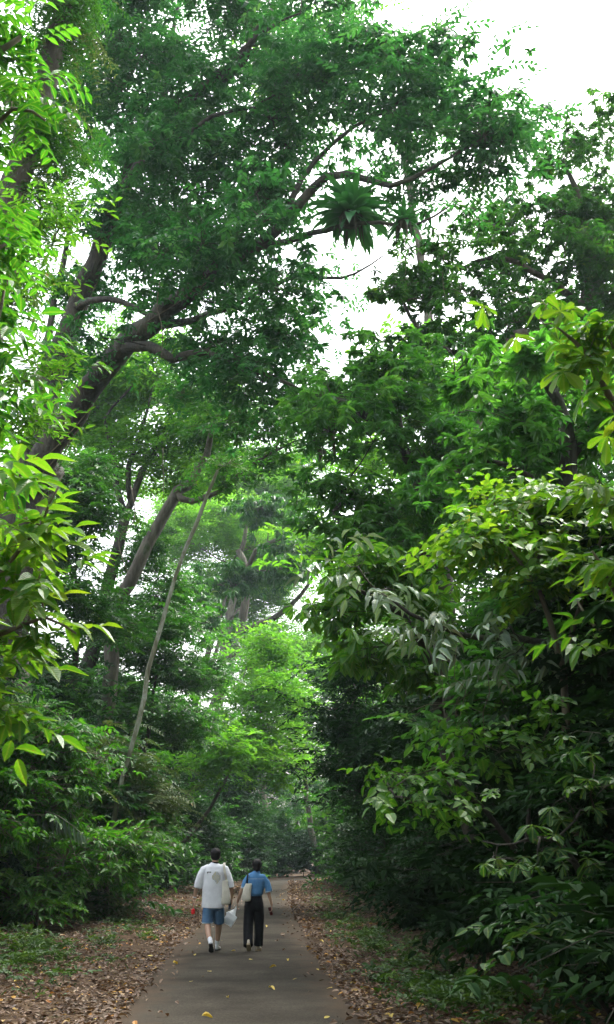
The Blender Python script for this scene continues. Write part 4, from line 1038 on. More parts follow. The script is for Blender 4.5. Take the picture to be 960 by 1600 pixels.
# background forest: a few grown trees, copied with their parts
def proto(seed, h, mt):
    return plant('forest_tree', 'tall background forest tree deep in the woods', 'tree', (0, 0, 0),
                 [[(0, 0, -.3, .34), (.3, .1, h * .4, .26), (-.1, .2, h * .75, .14), (0, 0, h * .93, .05)]],
                 [Wb(0, 0, h * .3, 2.8, 2.8, h * .22), Wb(.8, .3, h * .6, 3.4, 3.2, h * .2), Wb(-.7, -.3, h * .82, 3.0, 3.0, h * .16)],
                 'bushfar', mt, 'bark_dark', cover=2.0, cr=1.5, seed=seed, r0=.022, group='background forest trees')
protos = [proto(201, 15, 'mid'), proto(202, 18, 'dark'), proto(203, 13, 'mid')]
rng = np.random.default_rng(31)
spots = []
for y in range(20, 125, 11):
    spots.append((-17 - rng.uniform(0, 3), y + rng.uniform(-2, 2), .7)); spots.append((-24 - rng.uniform(0, 3), y + 5 + rng.uniform(-2, 2), .8))
    spots.append((14.5 + rng.uniform(0, 2), y + rng.uniform(-2, 2), .6)); spots.append((21 + rng.uniform(0, 3), y + 5 + rng.uniform(-2, 2), .75))
for x in range(-14, 15, 6):
    spots.append((x + rng.uniform(-1, 1), 124 + rng.uniform(-3, 3), .75)); spots.append((x + 3, 134 + rng.uniform(-3, 3), .9))
spots += [(12, 3, .6), (12, -4, .7), (10, -12, .7), (-11, 3, .55), (-12, 12, .55), (-11, -6, .7), (13, 9, .6), (-11, -15, .7), (-4, -40, .7), (5, -41, .8)]  # out of view beside and behind the camera, added to cut sky light
for k, (x, y, s) in enumerate(spots):
    p = protos[k % 3]
    o = p if k < 3 else copy_tree(p)
    o.location = (x, y, float(ground_z(x, y)) - .1); o.rotation_euler = (0, 0, rng.uniform(0, 6.28)); o.scale = (s, s, s * rng.uniform(.9, 1.1))

# unseen trees added over and behind the camera to shade path and verges
def shade_tree(x, y, h, r, seed, lean=0):
    plant('forest_tree', 'tall forest tree spreading over the path behind the viewpoint', 'tree', (x, y), [[(x, y, -.3, .4), (x + lean * .3, y, h * .5, .3), (x + lean, y, h * .9, .15)]],
          [Wb(x + lean, y, h, r, r, 2.4), Wb(x + lean * .4, y, h * .7, r * .6, r * .6, 2)], 'bushfar', 'mid', 'bark_dark', cover=2.4, cr=1.6, seed=seed, r0=.02, group='trees over the path behind the viewpoint')
for k, a_ in enumerate([(9, 4, 15, 4.5, -3), (-8.5, 1, 15, 4.5, 3.5), (9, -8, 14, 5, -4), (-8, -10, 14, 5, 4), (6, -20, 13, 6, -2), (-6, -24, 14, 6, 2), (0, -32, 10, 7, 0), (11, 13, 18, 4, -3), (8, 3, 13, 3.0, -1), (14, -24, 10, 6, 0), (-15, -18, 10, 6, 0)]):
    shade_tree(a_[0], a_[1], a_[2], a_[3], 400 + k, a_[4])

# hanging aerial roots and lianas
LIANA = ['aerial root hanging straight below the small fern on the high limb', 'short aerial root just right of the small high fern', 'thin aerial root over the foliage right of the white sky gap',
         'thin liana dangling right of the two ferns near the bare sky', 'pale dead strip hanging in the crown above mid path', 'liana hanging in front of the huge leaning limb',
         'dry twig like vine under the grey leaved branch, on its left', 'dry vine under the grey leaved branch, right of the others', 'short dry vine at the near tip of the grey leaved branch',
         'liana hanging between the forked trunks on the left', 'short liana left of the leaning bare trunk fork']
for k, (px, py0, py1, D, r) in enumerate([(632, 300, 430, 25, .012), (655, 350, 420, 25, .012), (640, 380, 500, 27, .012), (700, 340, 470, 25, .012), (522, 650, 710, 23, .05), (250, 440, 560, 27, .02),
                                          (715, 1000, 1150, 13.4, .006), (760, 1040, 1180, 13.6, .006), (690, 980, 1090, 13.3, .006), (205, 760, 900, 33, .02), (255, 700, 780, 33, .015)]):
    rng = np.random.default_rng(300 + k); a = at(px, py0, D); b = at(px + rng.uniform(-6, 6), py1, D)
    T = Tubes(); q = smooth_path([(*a, r), *[(*(a + (b - a) * t + rng.normal(size=3) * .05 * np.linalg.norm(b - a)), r * .8) for t in (.3, .6)], (*b, r * .5)], .2)
    T.add(q[:, :3] - a, q[:, 3], 5)
    o = T.build('liana', M['twig']); o.location = tuple(a)
    tag(o, LIANA[k], 'liana', 'lianas hanging from the trees')
print('LEAVES', LEAFCOUNT[0])
# ------------------------------------------------------------------ the two walkers
def cloth_mat(name, c, c2=None, rough=.85, wave=0, sheen=.2):
    m, nt, out = nmat(name)
    n = noise(nt, 7, 5, .6); r = ramp(nt, [(.3, tuple(x * .85 for x in c)), (.7, c2 or c)], n.outputs[0])
    w = noise(nt, 260, 2, .5)
    b = N(nt, 'ShaderNodeBump'); b.inputs['Strength'].default_value = .25; b.inputs['Distance'].default_value = .002
    nt.links.new(w.outputs[0], b.inputs['Height'])
    n3 = noise(nt, 14, 3, .5, dist=.8); b2 = N(nt, 'ShaderNodeBump'); b2.inputs['Strength'].default_value = .35; b2.inputs['Distance'].default_value = .02
    nt.links.new(n3.outputs[0], b2.inputs['Height']); nt.links.new(b.outputs[0], b2.inputs['Normal'])
    p = N(nt, 'ShaderNodeBsdfPrincipled'); p.inputs['Roughness'].default_value = rough
    p.inputs['Specular IOR Level'].default_value = .2
    nt.links.new(r.outputs[0], p.inputs['Base Color']); nt.links.new(b2.outputs[0], p.inputs['Normal'])
    nt.links.new(p.outputs[0], out.inputs[0])
    return m
M['skin'] = surf_mat('skin', [(.3, (.42, .25, .17)), (.7, (.50, .31, .22))], scale=8, rough=.5, bump=.05, bscale=80, bdist=.002)
M['hair'] = surf_mat('black_hair', [(.3, (.005, .0045, .0045)), (.7, (.014, .012, .011))], scale=40, rough=.6, spec=.2, bump=.6, bscale=90, bdist=.004, stretch=(1, 1, .2))
M['white_cloth'] = cloth_mat('white_cotton', (.80, .81, .85), (.86, .87, .90))
M['denim'] = cloth_mat('blue_denim', (.08, .17, .31), (.13, .24, .40))
M['denim_shirt'] = cloth_mat('light_denim', (.07, .20, .40), (.12, .28, .50))
M['denim_pale'] = cloth_mat('pale_denim_edge', (.42, .52, .62))
M['black_cloth'] = cloth_mat('black_cotton', (.006, .006, .008), (.011, .011, .014))
M['canvas'] = cloth_mat('cream_canvas', (.60, .56, .46), (.68, .64, .54))
M['shoe'] = cloth_mat('shoe_white', (.62, .62, .62), (.7, .7, .7), rough=.6)
M['shoe_beige'] = cloth_mat('shoe_beige', (.55, .47, .36), (.62, .54, .43), rough=.6)
M['sole_dark'] = cloth_mat('dark_rubber', (.03, .03, .03), rough=.7)
M['sole_tan'] = cloth_mat('tan_rubber', (.40, .31, .20), rough=.7)
M['phone'] = surf_mat('black_glass', [(.4, (.01, .01, .012)), (.6, (.014, .014, .016))], rough=.15, bump=0)
M['wine'] = surf_mat('wine_case', [(.4, (.06, .01, .012)), (.6, (.08, .012, .014))], rough=.3, bump=0)
M['red'] = surf_mat('red_plastic', [(.4, (.62, .015, .02)), (.6, (.7, .02, .03))], rough=.3, bump=0)
M['ink'] = surf_mat('dark_ink', [(.4, (.05, .05, .05)), (.6, (.12, .11, .10))], scale=60, rough=.8, bump=0)
M['print'] = surf_mat('faded_print', [(.35, (.55, .54, .50)), (.45, (.45, .40, .22)), (.55, (.50, .52, .55)), (.65, (.22, .24, .28)), (.75, (.70, .70, .70))], scale=34, rough=.8, bump=0)
M['eye'] = surf_mat('eye_white', [(.4, (.7, .7, .7)), (.6, (.75, .75, .75))], rough=.2, bump=0)

def plastic_film():
    m, nt, out = nmat('plastic_film')
    p = N(nt, 'ShaderNodeBsdfPrincipled'); p.inputs['Base Color'].default_value = (.82, .86, .88, 1); p.inputs['Roughness'].default_value = .28
    n = noise(nt, 18, 4, .6, dist=1.5); b = N(nt, 'ShaderNodeBump'); b.inputs['Strength'].default_value = .8; b.inputs['Distance'].default_value = .02
    nt.links.new(n.outputs[0], b.inputs['Height']); nt.links.new(b.outputs[0], p.inputs['Normal'])
    t = N(nt, 'ShaderNodeBsdfTranslucent'); t.inputs[0].default_value = (.8, .85, .88, 1)
    g = N(nt, 'ShaderNodeBsdfTransparent')
    a = N(nt, 'ShaderNodeMixShader'); a.inputs[0].default_value = .35; nt.links.new(p.outputs[0], a.inputs[1]); nt.links.new(t.outputs[0], a.inputs[2])
    c = N(nt, 'ShaderNodeMixShader'); c.inputs[0].default_value = .25; nt.links.new(a.outputs[0], c.inputs[1]); nt.links.new(g.outputs[0], c.inputs[2])
    nt.links.new(c.outputs[0], out.inputs[0]); return m
M['film'] = plastic_film()

def loft_bm(bm, rings, seg=20, cap=True):
    """rings: (x,y,z,rx,ry) -- rx across X, ry across the direction perpendicular to the path and X"""
    P_ = np.array([r[:3] for r in rings], float); t = nrm(np.gradient(P_, axis=0))
    X = np.array([1.0, 0, 0]); vs_ = []
    for p, tt, r in zip(P_, t, rings):
        a = X - tt * tt.dot(X)
        if np.linalg.norm(a) < .3: a = np.array([0, 0, 1.0]) - tt * tt[2]
        a = a / np.linalg.norm(a); b = np.cross(tt, a)
        vs_.append([bm.verts.new(p + a * r[3] * math.cos(k * 2 * math.pi / seg) + b * r[4] * math.sin(k * 2 * math.pi / seg)) for k in range(seg)])
    for A, B in zip(vs_[:-1], vs_[1:]):
        for k in range(seg):
            bm.faces.new([A[k], A[(k + 1) % seg], B[(k + 1) % seg], B[k]])
    bm.faces.new(vs_[0][::-1]); bm.faces.new(vs_[-1])
def limb(bm, pts, seg=14):
    """rounded tapered chain: (x,y,z,r)"""
    loft_bm(bm, [(p[0], p[1], p[2], p[3], p[3]) for p in pts], seg)
    for p in pts: ball(bm, p[:3], (p[3],) * 3)
def ball(bm, c, r, rot=None, sub=2):
    g = bmesh.ops.create_icosphere(bm, subdivisions=sub, radius=1)
    mt = Matrix.Translation(c) @ (rot or Matrix.Identity(4)) @ Matrix.Diagonal((*r, 1))
    bmesh.ops.transform(bm, matrix=mt, verts=g['verts'])
def dense(pts, n=4):
    q = smooth_path(np.array(pts, float) if len(pts[0]) == 4 else pts, .05); return [tuple(x) for x in q]
def solid(name, bm, voxel, mat, parent, smooth=6, factor=.5, disp=None):
    me = bpy.data.meshes.new(name); bmesh.ops.recalc_face_normals(bm, faces=bm.faces); bm.to_mesh(me); bm.free()
    o = bpy.data.objects.new(name, me); col.objects.link(o)
    m = o.modifiers.new('r', 'REMESH'); m.mode = 'VOXEL'; m.voxel_size = voxel; m.use_smooth_shade = True
    s = o.modifiers.new('s', 'SMOOTH'); s.iterations = smooth; s.factor = factor
    dg = bpy.context.evaluated_depsgraph_get()
    m2 = bpy.data.meshes.new_from_object(o.evaluated_get(dg)); m2.name = name
    bpy.data.objects.remove(o); bpy.data.meshes.remove(me)
    n = len(m2.vertices); v = np.empty(n * 3); m2.vertices.foreach_get('co', v); v = v.reshape(-1, 3)
    if disp is not None:
        nn_ = np.empty(n * 3); m2.vertices.foreach_get('normal', nn_); nn_ = nn_.reshape(-1, 3)
        v = v + nn_ * disp(v)[:, None]; m2.vertices.foreach_set('co', v.ravel()); m2.update()
    m2.materials.clear()
    m2.polygons.foreach_set('use_smooth', np.ones(len(m2.polygons), bool))
    return link_mesh(name, m2, mat, parent)

def folds(amp, seed, fx=9, fz=5):
    r = np.random.default_rng(seed); K = [(r.normal(size=3) * [fx, fx, fz], r.uniform(0, 6)) for _ in range(7)]
    return lambda v: amp * sum(np.sin(v @ k + p) for k, p in K) / 3

def hand(bm, wrist, direction, palm_n, thumb_side, curl=.9, s=1.0):
    """palm and five fingers growing out of the wrist"""
    w = Vector(wrist); d = Vector(direction).normalized(); n = Vector(palm_n); n = (n - d * n.dot(d)).normalized(); a = d.cross(n)
    if a.dot(Vector(thumb_side)) < 0: a = -a
    for k in range(5):
        p = w + d * (.015 + .016 * k) * s
        for q in (-.024, -.008, .008, .024): ball(bm, p + a * q * s * (.7 + .08 * k), (.012 * s,) * 3, sub=1)
    for q, ln in ((.028, .068), (.010, .078), (-.009, .072), (-.027, .056)):
        p = w + d * .088 * s + a * q * s; e = .25; pts = [(*p, .0085 * s)]
        for j, f in enumerate((.42, .32, .26)):
            dd = d * math.cos(e) + n * math.sin(e); p = p + dd * ln * f * s; e += curl * .75
            pts.append((*p, (.0082 - .0007 * j) * s))
        limb(bm, pts, 8)
    p = w + d * .03 * s + a * .03 * s; dd = (d * .7 + a * .6 + n * .35).normalized()
    p2 = p + dd * .035 * s; p3 = p2 + (d * .9 + n * .5).normalized() * .028 * s
    limb(bm, [(*p, .0125 * s), (*p2, .0105 * s), (*p3, .0085 * s)], 8)
    return w + d * .09 * s + n * .02 * s

def head(bm, c, s=1.0, yaw=0):
    rot = Matrix.Rotation(yaw, 4, 'Z'); C = Vector(c)
    def b(p, r): ball(bm, C + rot.to_3x3() @ (Vector(p) * s), tuple(x * s for x in r), rot, 2)
    b((0, 0, .02), (.077, .095, .095)); b((0, .03, -.045), (.058, .062, .062)); b((0, -.02, .03), (.076, .085, .085)); b((0, .055, -.085), (.028, .028, .022))
    b((0, .098, -.02), (.012, .018, .018)); b((0, .092, .0), (.009, .012, .025)); b((0, .083, -.058), (.024, .012, .006)); b((0, .082, -.068), (.02, .012, .007))
    for sx in (-1, 1):
        b((sx * .079, -.005, -.015), (.008, .018, .031)); b((sx * .03, .083, .03), (.024, .012, .006))

def shoe(name, heel, toe, up, mat, solemat, parent, s=1.0, wide=.045):
    """shoe from heel point to toe point, sole plate a separate piece"""
    h = Vector(heel); t = Vector(toe); d = (t - h).normalized(); L = (t - h).length; u = Vector(up); u = (u - d * u.dot(d)).normalized(); a = d.cross(u)
    rot = Matrix((a, d, u)).transposed().to_4x4()
    def P_(x, y, z): return h + a * x + d * y * L + u * z
    bm = bmesh.new()
    for x, y, z, r in ((0, .12, .045, (.034, .04, .045)), (0, .1, .075, (.033, .036, .03)), (0, .32, .05, (.036, .06, .045)), (0, .55, .038, (.042, .06, .034)), (.003, .76, .032, (.043, .055, .028)), (.002, .88, .028, (.036, .035, .022))):
        ball(bm, P_(x, y, z), tuple(q * s for q in r), rot)
    root = solid(name, bm, .006, mat, parent, 4)
    bm = bmesh.new(); V = []
    outl = [(-.026, 0), (-.034, .06), (-.034, .2), (-.032, .42), (-.042, .62), (-.045, .78), (-.036, .93), (-.012, 1.0), (.016, 1.0), (.038, .92), (.045, .78), (.042, .62), (.034, .42), (.035, .2), (.034, .06), (.026, 0)]
    lo = [bm.verts.new(P_(x * s, y, -.004)) for x, y in outl]; hi = [bm.verts.new(P_(x * s, y, .022)) for x, y in outl]
    bm.faces.new(lo); bm.faces.new(hi[::-1])
    for k in range(len(outl)): bm.faces.new([lo[k], lo[(k + 1) % len(outl)], hi[(k + 1) % len(outl)], hi[k]])
    bmesh.ops.recalc_face_normals(bm, faces=bm.faces)
    me = bpy.data.meshes.new('sole'); bm.to_mesh(me); bm.free()
    link_mesh('sole', me, solemat, root)
    return root

def strap(pts, wd, th, mat, name, parent):
    q = smooth_path([(*p, 0) for p in pts], .02)[:, :3]; t = nrm(np.gradient(q, axis=0)); bm = bmesh.new(); prev = None
    for p, tt in zip(q, t):
        a = np.cross(tt, [0, 1, 0.001]) if abs(tt[1]) < .9 else np.cross(tt, [0, 0, 1]); 
        a = np.array([1, 0, 0]) - tt * tt[0] if name == 'flat' else a
        a = a / np.linalg.norm(a); b = np.cross(tt, a)
        r = [bm.verts.new(p + a * wd * i_ + b * th * j_) for i_, j_ in ((-.5, -.5), (.5, -.5), (.5, .5), (-.5, .5))]
        if prev:
            for k in range(4): bm.faces.new([prev[k], prev[(k + 1) % 4], r[(k + 1) % 4], r[k]])
        else: bm.faces.new(r[::-1])
        prev = r
    bm.faces.new(prev); bmesh.ops.recalc_face_normals(bm, faces=bm.faces)
    me = bpy.data.meshes.new('strap'); bm.to_mesh(me); bm.free()
    return link_mesh('strap', me, mat, parent)

def patch(shirt, cx, cz, w, h, mat, name, parent, mask=None):
    """thin printed patch laid on the back of the shirt"""
    me = shirt.data; bt = BVHTree.FromPolygons([v.co for v in me.vertices], [p.vertices for p in me.polygons])
    bm = bmesh.new(); nx_, nz_ = 10, 10; grid = {}
    for i_ in range(nx_ + 1):
        for j_ in range(nz_ + 1):
            x = cx + (i_ / nx_ - .5) * w; z = cz + (j_ / nz_ - .5) * h
            loc, nn_, _, _ = bt.ray_cast(Vector((x, -1, z)), Vector((0, 1, 0)))
            if loc: grid[i_, j_] = bm.verts.new(loc + Vector((0, -.003, 0)))
    for i_ in range(nx_):
        for j_ in range(nz_):
            u, v_ = (i_ + .5) / nx_ * 2 - 1, (j_ + .5) / nz_ * 2 - 1
            if mask and not mask(u, v_): continue
            ks = [(i_, j_), (i_ + 1, j_), (i_ + 1, j_ + 1), (i_, j_ + 1)]
            if all(k in grid for k in ks): bm.faces.new([grid[k] for k in ks])
    for v in [v for v in bm.verts if not v.link_faces]: bm.verts.remove(v)
    me2 = bpy.data.meshes.new(name); bm.to_mesh(me2); bm.free()
    return link_mesh(name, me2, mat, parent)

def ground_pt(px, py):
    yc = -(py - 800) / F; t = -(SP + yc * CP) / (CP - yc * SP); D = (CAMH - .03) / t
    return ((px - 480) / F * (D * CP - CAMH * SP), D)

# ---- man
mx_, my_ = ground_pt(331, 1489)
man = empty('person', (mx_, my_ + .16, .032)); tag(man, 'person in white T-shirt and denim shorts walking away with a tote on the right shoulder', 'person')
bm = bmesh.new()
head(bm, (.012, .03, 1.60)); limb(bm, [(.0, -.01, 1.42, .06), (.008, .005, 1.50, .056), (.01, .01, 1.56, .056)])
loft_bm(bm, [(0, 0, 1.46, .08, .06), (0, 0, 1.42, .12, .07), (0, 0, 1.34, .155, .095), (0, 0, 1.15, .15, .10), (0, 0, 1.0, .145, .10), (0, 0, .9, .155, .11), (0, 0, .84, .14, .10)])
limb(bm, dense([(-.165, 0, 1.375, .045), (-.245, -.01, 1.24, .047), (-.30, -.015, 1.12, .039), (-.325, .0, 1.0, .034), (-.345, .02, .895, .024)]))
limb(bm, dense([(.165, 0, 1.375, .045), (.245, -.01, 1.24, .047), (.295, -.015, 1.12, .039), (.31, .01, 1.0, .034), (.318, .04, .895, .024)]))
hl = hand(bm, (-.345, .02, .895), (-.06, .12, -1), (1, .1, 0), (0, 1, 0), 1.0)
hr = hand(bm, (.318, .04, .895), (.02, .14, -1), (-1, .1, 0), (0, 1, 0), .9)
limb(bm, dense([(-.085, 0, .86, .085), (-.10, .0, .66, .072), (-.105, -.01, .50, .052), (-.085, -.10, .40, .057), (-.045, -.24, .26, .042), (-.005, -.335, .165, .030)]))
limb(bm, dense([(.085, 0, .86, .085), (.09, .09, .68, .072), (.085, .17, .50, .052), (.085, .18, .40, .057), (.07, .23, .22, .042), (.055, .29, .10, .030)]))
solid('body', bm, .0055, M['skin'], man, 5, .45)
shirt_b = bmesh.new()
loft_bm(shirt_b, [(0, 0, 1.50, .065, .06), (0, 0, 1.475, .09, .075), (0, 0, 1.45, .145, .095), (0, 0, 1.41, .195, .115), (0, -.005, 1.33, .208, .13), (0, -.01, 1.15, .20, .135), (-.005, -.01, .95, .198, .14), (-.01, -.005, .80, .20, .145), (-.01, 0, .735, .20, .145)], 28)
for sx in (-1, 1):
    loft_bm(shirt_b, [(sx * .10, 0, 1.42, .06, .08), (sx * .18, 0, 1.37, .075, .085), (sx * .235, -.005, 1.26, .078, .085), (sx * .275, -.01, 1.15, .076, .082), (sx * .292, -.01, 1.065, .074, .08)], 20)
fz = folds(.007, 4, 14, 7)
tee = solid('t_shirt', shirt_b, .008, M['white_cloth'], man, 4, .5, disp=fz)
patch(tee, -.085, 1.325, .075, .03, M['ink'], 'back_print', tee, lambda u, v: (abs(u) > .5 or v > 0) and not (u > .3 and v < -.2))
patch(tee, .045, 1.24, .15, .20, M['print'], 'back_print', tee, lambda u, v: u * u * 1.1 + v * v < 1 and (u * .8 + v) > -.9)
bm = bmesh.new(); loft_bm(bm, [(.005, 0, 1.475, .075, .065), (.005, 0, 1.492, .070, .063), (.006, 0, 1.505, .066, .06)], 20); solid('collar', bm, .005, M['black_cloth'], man, 2)
bm = bmesh.new()
loft_bm(bm, [(0, 0, .92, .165, .125), (0, 0, .82, .172, .13), (0, .02, .74, .17, .13), (0, .03, .70, .14, .11)], 24)
loft_bm(bm, [(-.085, 0, .82, .09, .11), (-.092, .0, .68, .098, .11), (-.098, .0, .56, .098, .105), (-.10, .0, .475, .10, .105)], 20)
loft_bm(bm, [(.085, .02, .82, .09, .11), (.09, .08, .68, .096, .108), (.09, .13, .56, .096, .105), (.09, .16, .485, .097, .105)], 20)
sh = solid('shorts', bm, .008, M['denim'], man, 4, .5, disp=folds(.006, 8, 12, 8))
bm = bmesh.new(); loft_bm(bm, [(-.10, .0, .488, .105, .11), (-.10, .0, .474, .106, .111)], 20); solid('hem', bm, .006, M['denim_pale'], sh, 1)
bm = bmesh.new(); loft_bm(bm, [(.09, .158, .498, .101, .109), (.09, .16, .484, .102, .11)], 20); solid('hem', bm, .006, M['denim_pale'], sh, 1)
bm = bmesh.new(); C_ = Vector((.012, .03, 1.60))
ball(bm, C_ + Vector((0, -.008, .045)), (.097, .112, .094), sub=3); ball(bm, C_ + Vector((0, -.035, .0)), (.086, .084, .078), sub=3)
for k in range(90):
    r_ = np.random.default_rng(k); a_ = r_.uniform(0, 6.28); e_ = r_.uniform(-.1, 1.5)
    ball(bm, C_ + Vector((.090 * math.cos(a_) * math.cos(e_), -.01 + .096 * math.sin(a_) * math.cos(e_) * (1 if math.sin(a_) < 0 else .85), .05 + .085 * math.sin(e_))), (.016, .016, .014), sub=1)
solid('hair', bm, .007, M['hair'], man, 2)
for sx in (-1, 1):
    bm = bmesh.new(); ball(bm, (.012 + sx * .03, .03 + .086, 1.612), (.013, .010, .008)); me = bpy.data.meshes.new('eye'); bm.to_mesh(me); bm.free(); link_mesh('eye', me, M['eye'], man)
s1 = shoe('shoe', (.0, -.39, .155), (.0, -.235, .012), (0, .6, .7), M['shoe'], M['sole_dark'], man)
# length fix: trailing foot stands on its toe, heel raised
s2 = shoe('shoe', (.05, .235, .006), (.075, .50, .006), (0, 0, 1), M['shoe'], M['sole_dark'], man)
for q0, q1 in (((-.005, -.335, .165), (-.03, -.27, .235)), ((.055, .29, .09), (.062, .255, .17))):
    bm = bmesh.new(); limb(bm, [(*q0, .037), (*q1, .042)]); solid('sock', bm, .006, M['white_cloth'], man, 2)
bm = bmesh.new(); loft_bm(bm, [(-.341, .015, .915, .029, .029), (-.343, .018, .90, .028, .028)], 16); solid('wristband', bm, .004, M['white_cloth'], man, 1)

# tote bags
def tote(loc, w, h, d, label, seed, tilt=0, handle=None, hmat='canvas', hw=.03):
    root = empty('tote_bag', loc); tag(root, label, 'bag')
    bm = bmesh.new()
    loft_bm(bm, [(tilt * 0, 0, 0, w * .42, d * .5), (0, 0, .03, w * .5, d * .62), (0, 0, h * .3, w * .5, d * .6), (tilt * .3, 0, h * .6, w * .44, d * .45), (tilt, 0, h * .88, w * .36, d * .3), (tilt * 1.1, 0, h, w * .33, d * .2)], 24)
    solid('bag_body', bm, .007, M['canvas'], root, 3, .5, disp=folds(.007, seed, 22, 14))
    for pts in handle: strap(pts, hw, .004, M[hmat], 'strap', root)
    return root
mo = np.array(man.location)
tote(mo + [.225, -.10, .79], .155, .40, .09, 'long cream canvas tote bag hanging from the shoulder over the white T-shirt', 11, -.02,
     [[(.0, .02, .39), (-.02, -.01, .50), (-.045, .0, .60), (-.05, .03, .668), (-.05, .10, .70), (-.05, .19, .66), (-.03, .23, .55), (.0, .17, .45), (.01, .04, .39)]], hw=.04)
# phone in his right hand
def slab(name, loc, dims, rot, mat, label, cat, children=()):
    bm = bmesh.new(); bmesh.ops.create_cube(bm, size=1); bmesh.ops.scale(bm, vec=dims, verts=bm.verts)
    bmesh.ops.bevel(bm, geom=bm.edges[:], offset=min(dims) * .3, segments=2, affect='EDGES')
    me = bpy.data.meshes.new(name); bm.to_mesh(me); bm.free(); o = link_mesh(name, me, mat); o.location = loc; o.rotation_euler = rot
    tag(o, label, cat); return o
slab('phone', tuple(mo + np.array([.285, .05, .775])), (.012, .075, .155), (R(-14), R(12), R(35)), M['phone'], 'black phone in the right hand of the person in white', 'phone')
# red flask on a cord from his left hand
fo = mo + np.array([-.365, .045, .67]); flask = empty('keychain', fo); tag(flask, 'small red charm dangling on a cord from the left hand of the person in white', 'charm')
bm = bmesh.new(); loft_bm(bm, [(0, 0, -.05, .022, .022), (0, 0, -.045, .034, .03), (0, 0, -.01, .036, .032), (0, 0, 0, .028, .026), (0, 0, .012, .034, .03), (0, 0, .035, .03, .028), (0, 0, .042, .016, .016)], 18)
solid('pendant', bm, .004, M['red'], flask, 2)
strap([(0, 0, .04), (.005, -.005, .09), (.012, .01, .135)], .006, .004, M['red'], 'cord', flask)

# ---- woman
wx_, wy_ = ground_pt(396, 1487)
wom = empty('person', (wx_, wy_ + .05, .032)); tag(wom, 'person in blue denim shirt and wide black trousers walking away, hair tied low', 'person')
bm = bmesh.new(); hc = (.045, .03, 1.435)
head(bm, hc, .93); limb(bm, [(.03, -.01, 1.26, .052), (.04, .0, 1.33, .047), (.043, .01, 1.40, .047)])
loft_bm(bm, [(.03, 0, 1.30, .07, .05), (.03, 0, 1.25, .10, .06), (.03, 0, 1.17, .125, .08), (.02, 0, 1.03, .115, .08), (.01, 0, .94, .115, .08), (.0, 0, .82, .15, .105), (0, 0, .76, .14, .1)])
limb(bm, dense([(-.10, 0, 1.225, .034), (-.19, -.015, 1.11, .038), (-.235, -.02, 1.0, .033), (-.27, -.0, .90, .029), (-.295, .02, .815, .021)]))
limb(bm, dense([(.155, 0, 1.225, .034), (.225, -.01, 1.11, .038), (.255, -.015, .98, .033), (.285, -.01, .88, .028), (.315, .0, .775, .021)]))
hand(bm, (-.295, .02, .815), (-.10, .1, -1), (1, .1, 0), (0, 1, 0), 1.1, .9)
hand(bm, (.315, .0, .775), (.02, .1, -1), (-1, .1, 0), (0, 1, 0), .9, .9)
limb(bm, dense([(-.08, 0, .80, .085), (-.075, .0, .60, .065), (-.07, -.02, .44, .048), (-.07, -.12, .25, .042), (-.075, -.19, .12, .03)]))
limb(bm, dense([(.08, 0, .80, .085), (.075, .05, .60, .065), (.07, .09, .44, .048), (.065, .11, .25, .042), (.06, .13, .09, .03)]))
solid('body', bm, .0055, M['skin'], wom, 5, .45)
bm = bmesh.new()
loft_bm(bm, [(.04, 0, 1.335, .055, .055), (.035, 0, 1.315, .075, .065), (.03, 0, 1.29, .13, .085), (.03, 0, 1.25, .172, .10), (.028, 0, 1.17, .178, .118), (.022, -.005, 1.05, .155, .12), (.015, -.01, .97, .142, .115), (.012, 0, .93, .122, .098), (.01, 0, .90, .118, .095)], 26)
for sx, ex, ez in ((-1, -.185, 1.06), (1, .262, 1.0)):
    cx_ = .03; sx0 = cx_ + sx * .12
    loft_bm(bm, [(cx_ + sx * .08, 0, 1.26, .05, .07), (sx0, 0, 1.24, .062, .072), ((sx0 + ex) / 2 + sx * .015, -.005, 1.16, .064, .07), (ex * .95 + .002, -.01, ez + .05, .06, .066), (ex, -.01, ez, .062, .066)], 18)
ds = solid('denim_shirt', bm, .008, M['denim_shirt'], wom, 4, .5, disp=folds(.006, 21, 15, 10))
for ex, ez in ((-.185, 1.06), (.262, 1.0)):
    sx = -1 if ex < 0 else 1
    bm = bmesh.new(); loft_bm(bm, [(ex - sx * .004, -.01, ez + .012, .064, .068), (ex + sx * .003, -.01, ez - .014, .064, .068)], 18); solid('cuff', bm, .006, M['denim_pale'], ds, 1)
bm = bmesh.new(); loft_bm(bm, [(.04, 0, 1.30, .072, .065), (.042, -.002, 1.335, .060, .056), (.042, 0, 1.352, .056, .053)], 20); solid('collar', bm, .005, M['denim_shirt'], ds, 1)
patch(ds, .025, 1.215, .30, .006, M['denim_pale'], 'yoke_seam', ds)
bm = bmesh.new()
loft_bm(bm, [(.01, 0, .955, .128, .102), (.008, 0, .91, .135, .108), (0, -.005, .82, .168, .125), (0, 0, .74, .178, .13), (0, 0, .68, .15, .12)], 26)
loft_bm(bm, [(-.085, 0, .80, .085, .115), (-.09, .0, .62, .092, .112), (-.098, -.03, .42, .088, .105), (-.095, -.10, .24, .086, .10), (-.085, -.165, .105, .09, .105)], 20)
loft_bm(bm, [(.085, 0, .80, .085, .115), (.09, .04, .62, .090, .112), (.09, .09, .42, .086, .104), (.086, .12, .24, .084, .10), (.078, .13, .085, .088, .102)], 20)
solid('trousers', bm, .008, M['black_cloth'], wom, 4, .5, disp=folds(.007, 23, 12, 3))
bm = bmesh.new(); loft_bm(bm, [(.01, 0, .962, .131, .105), (.01, 0, .93, .134, .108)], 24); solid('belt', bm, .006, M['denim_pale'] if False else M['black_cloth'], wom, 1)
bm = bmesh.new(); C_ = Vector(hc)
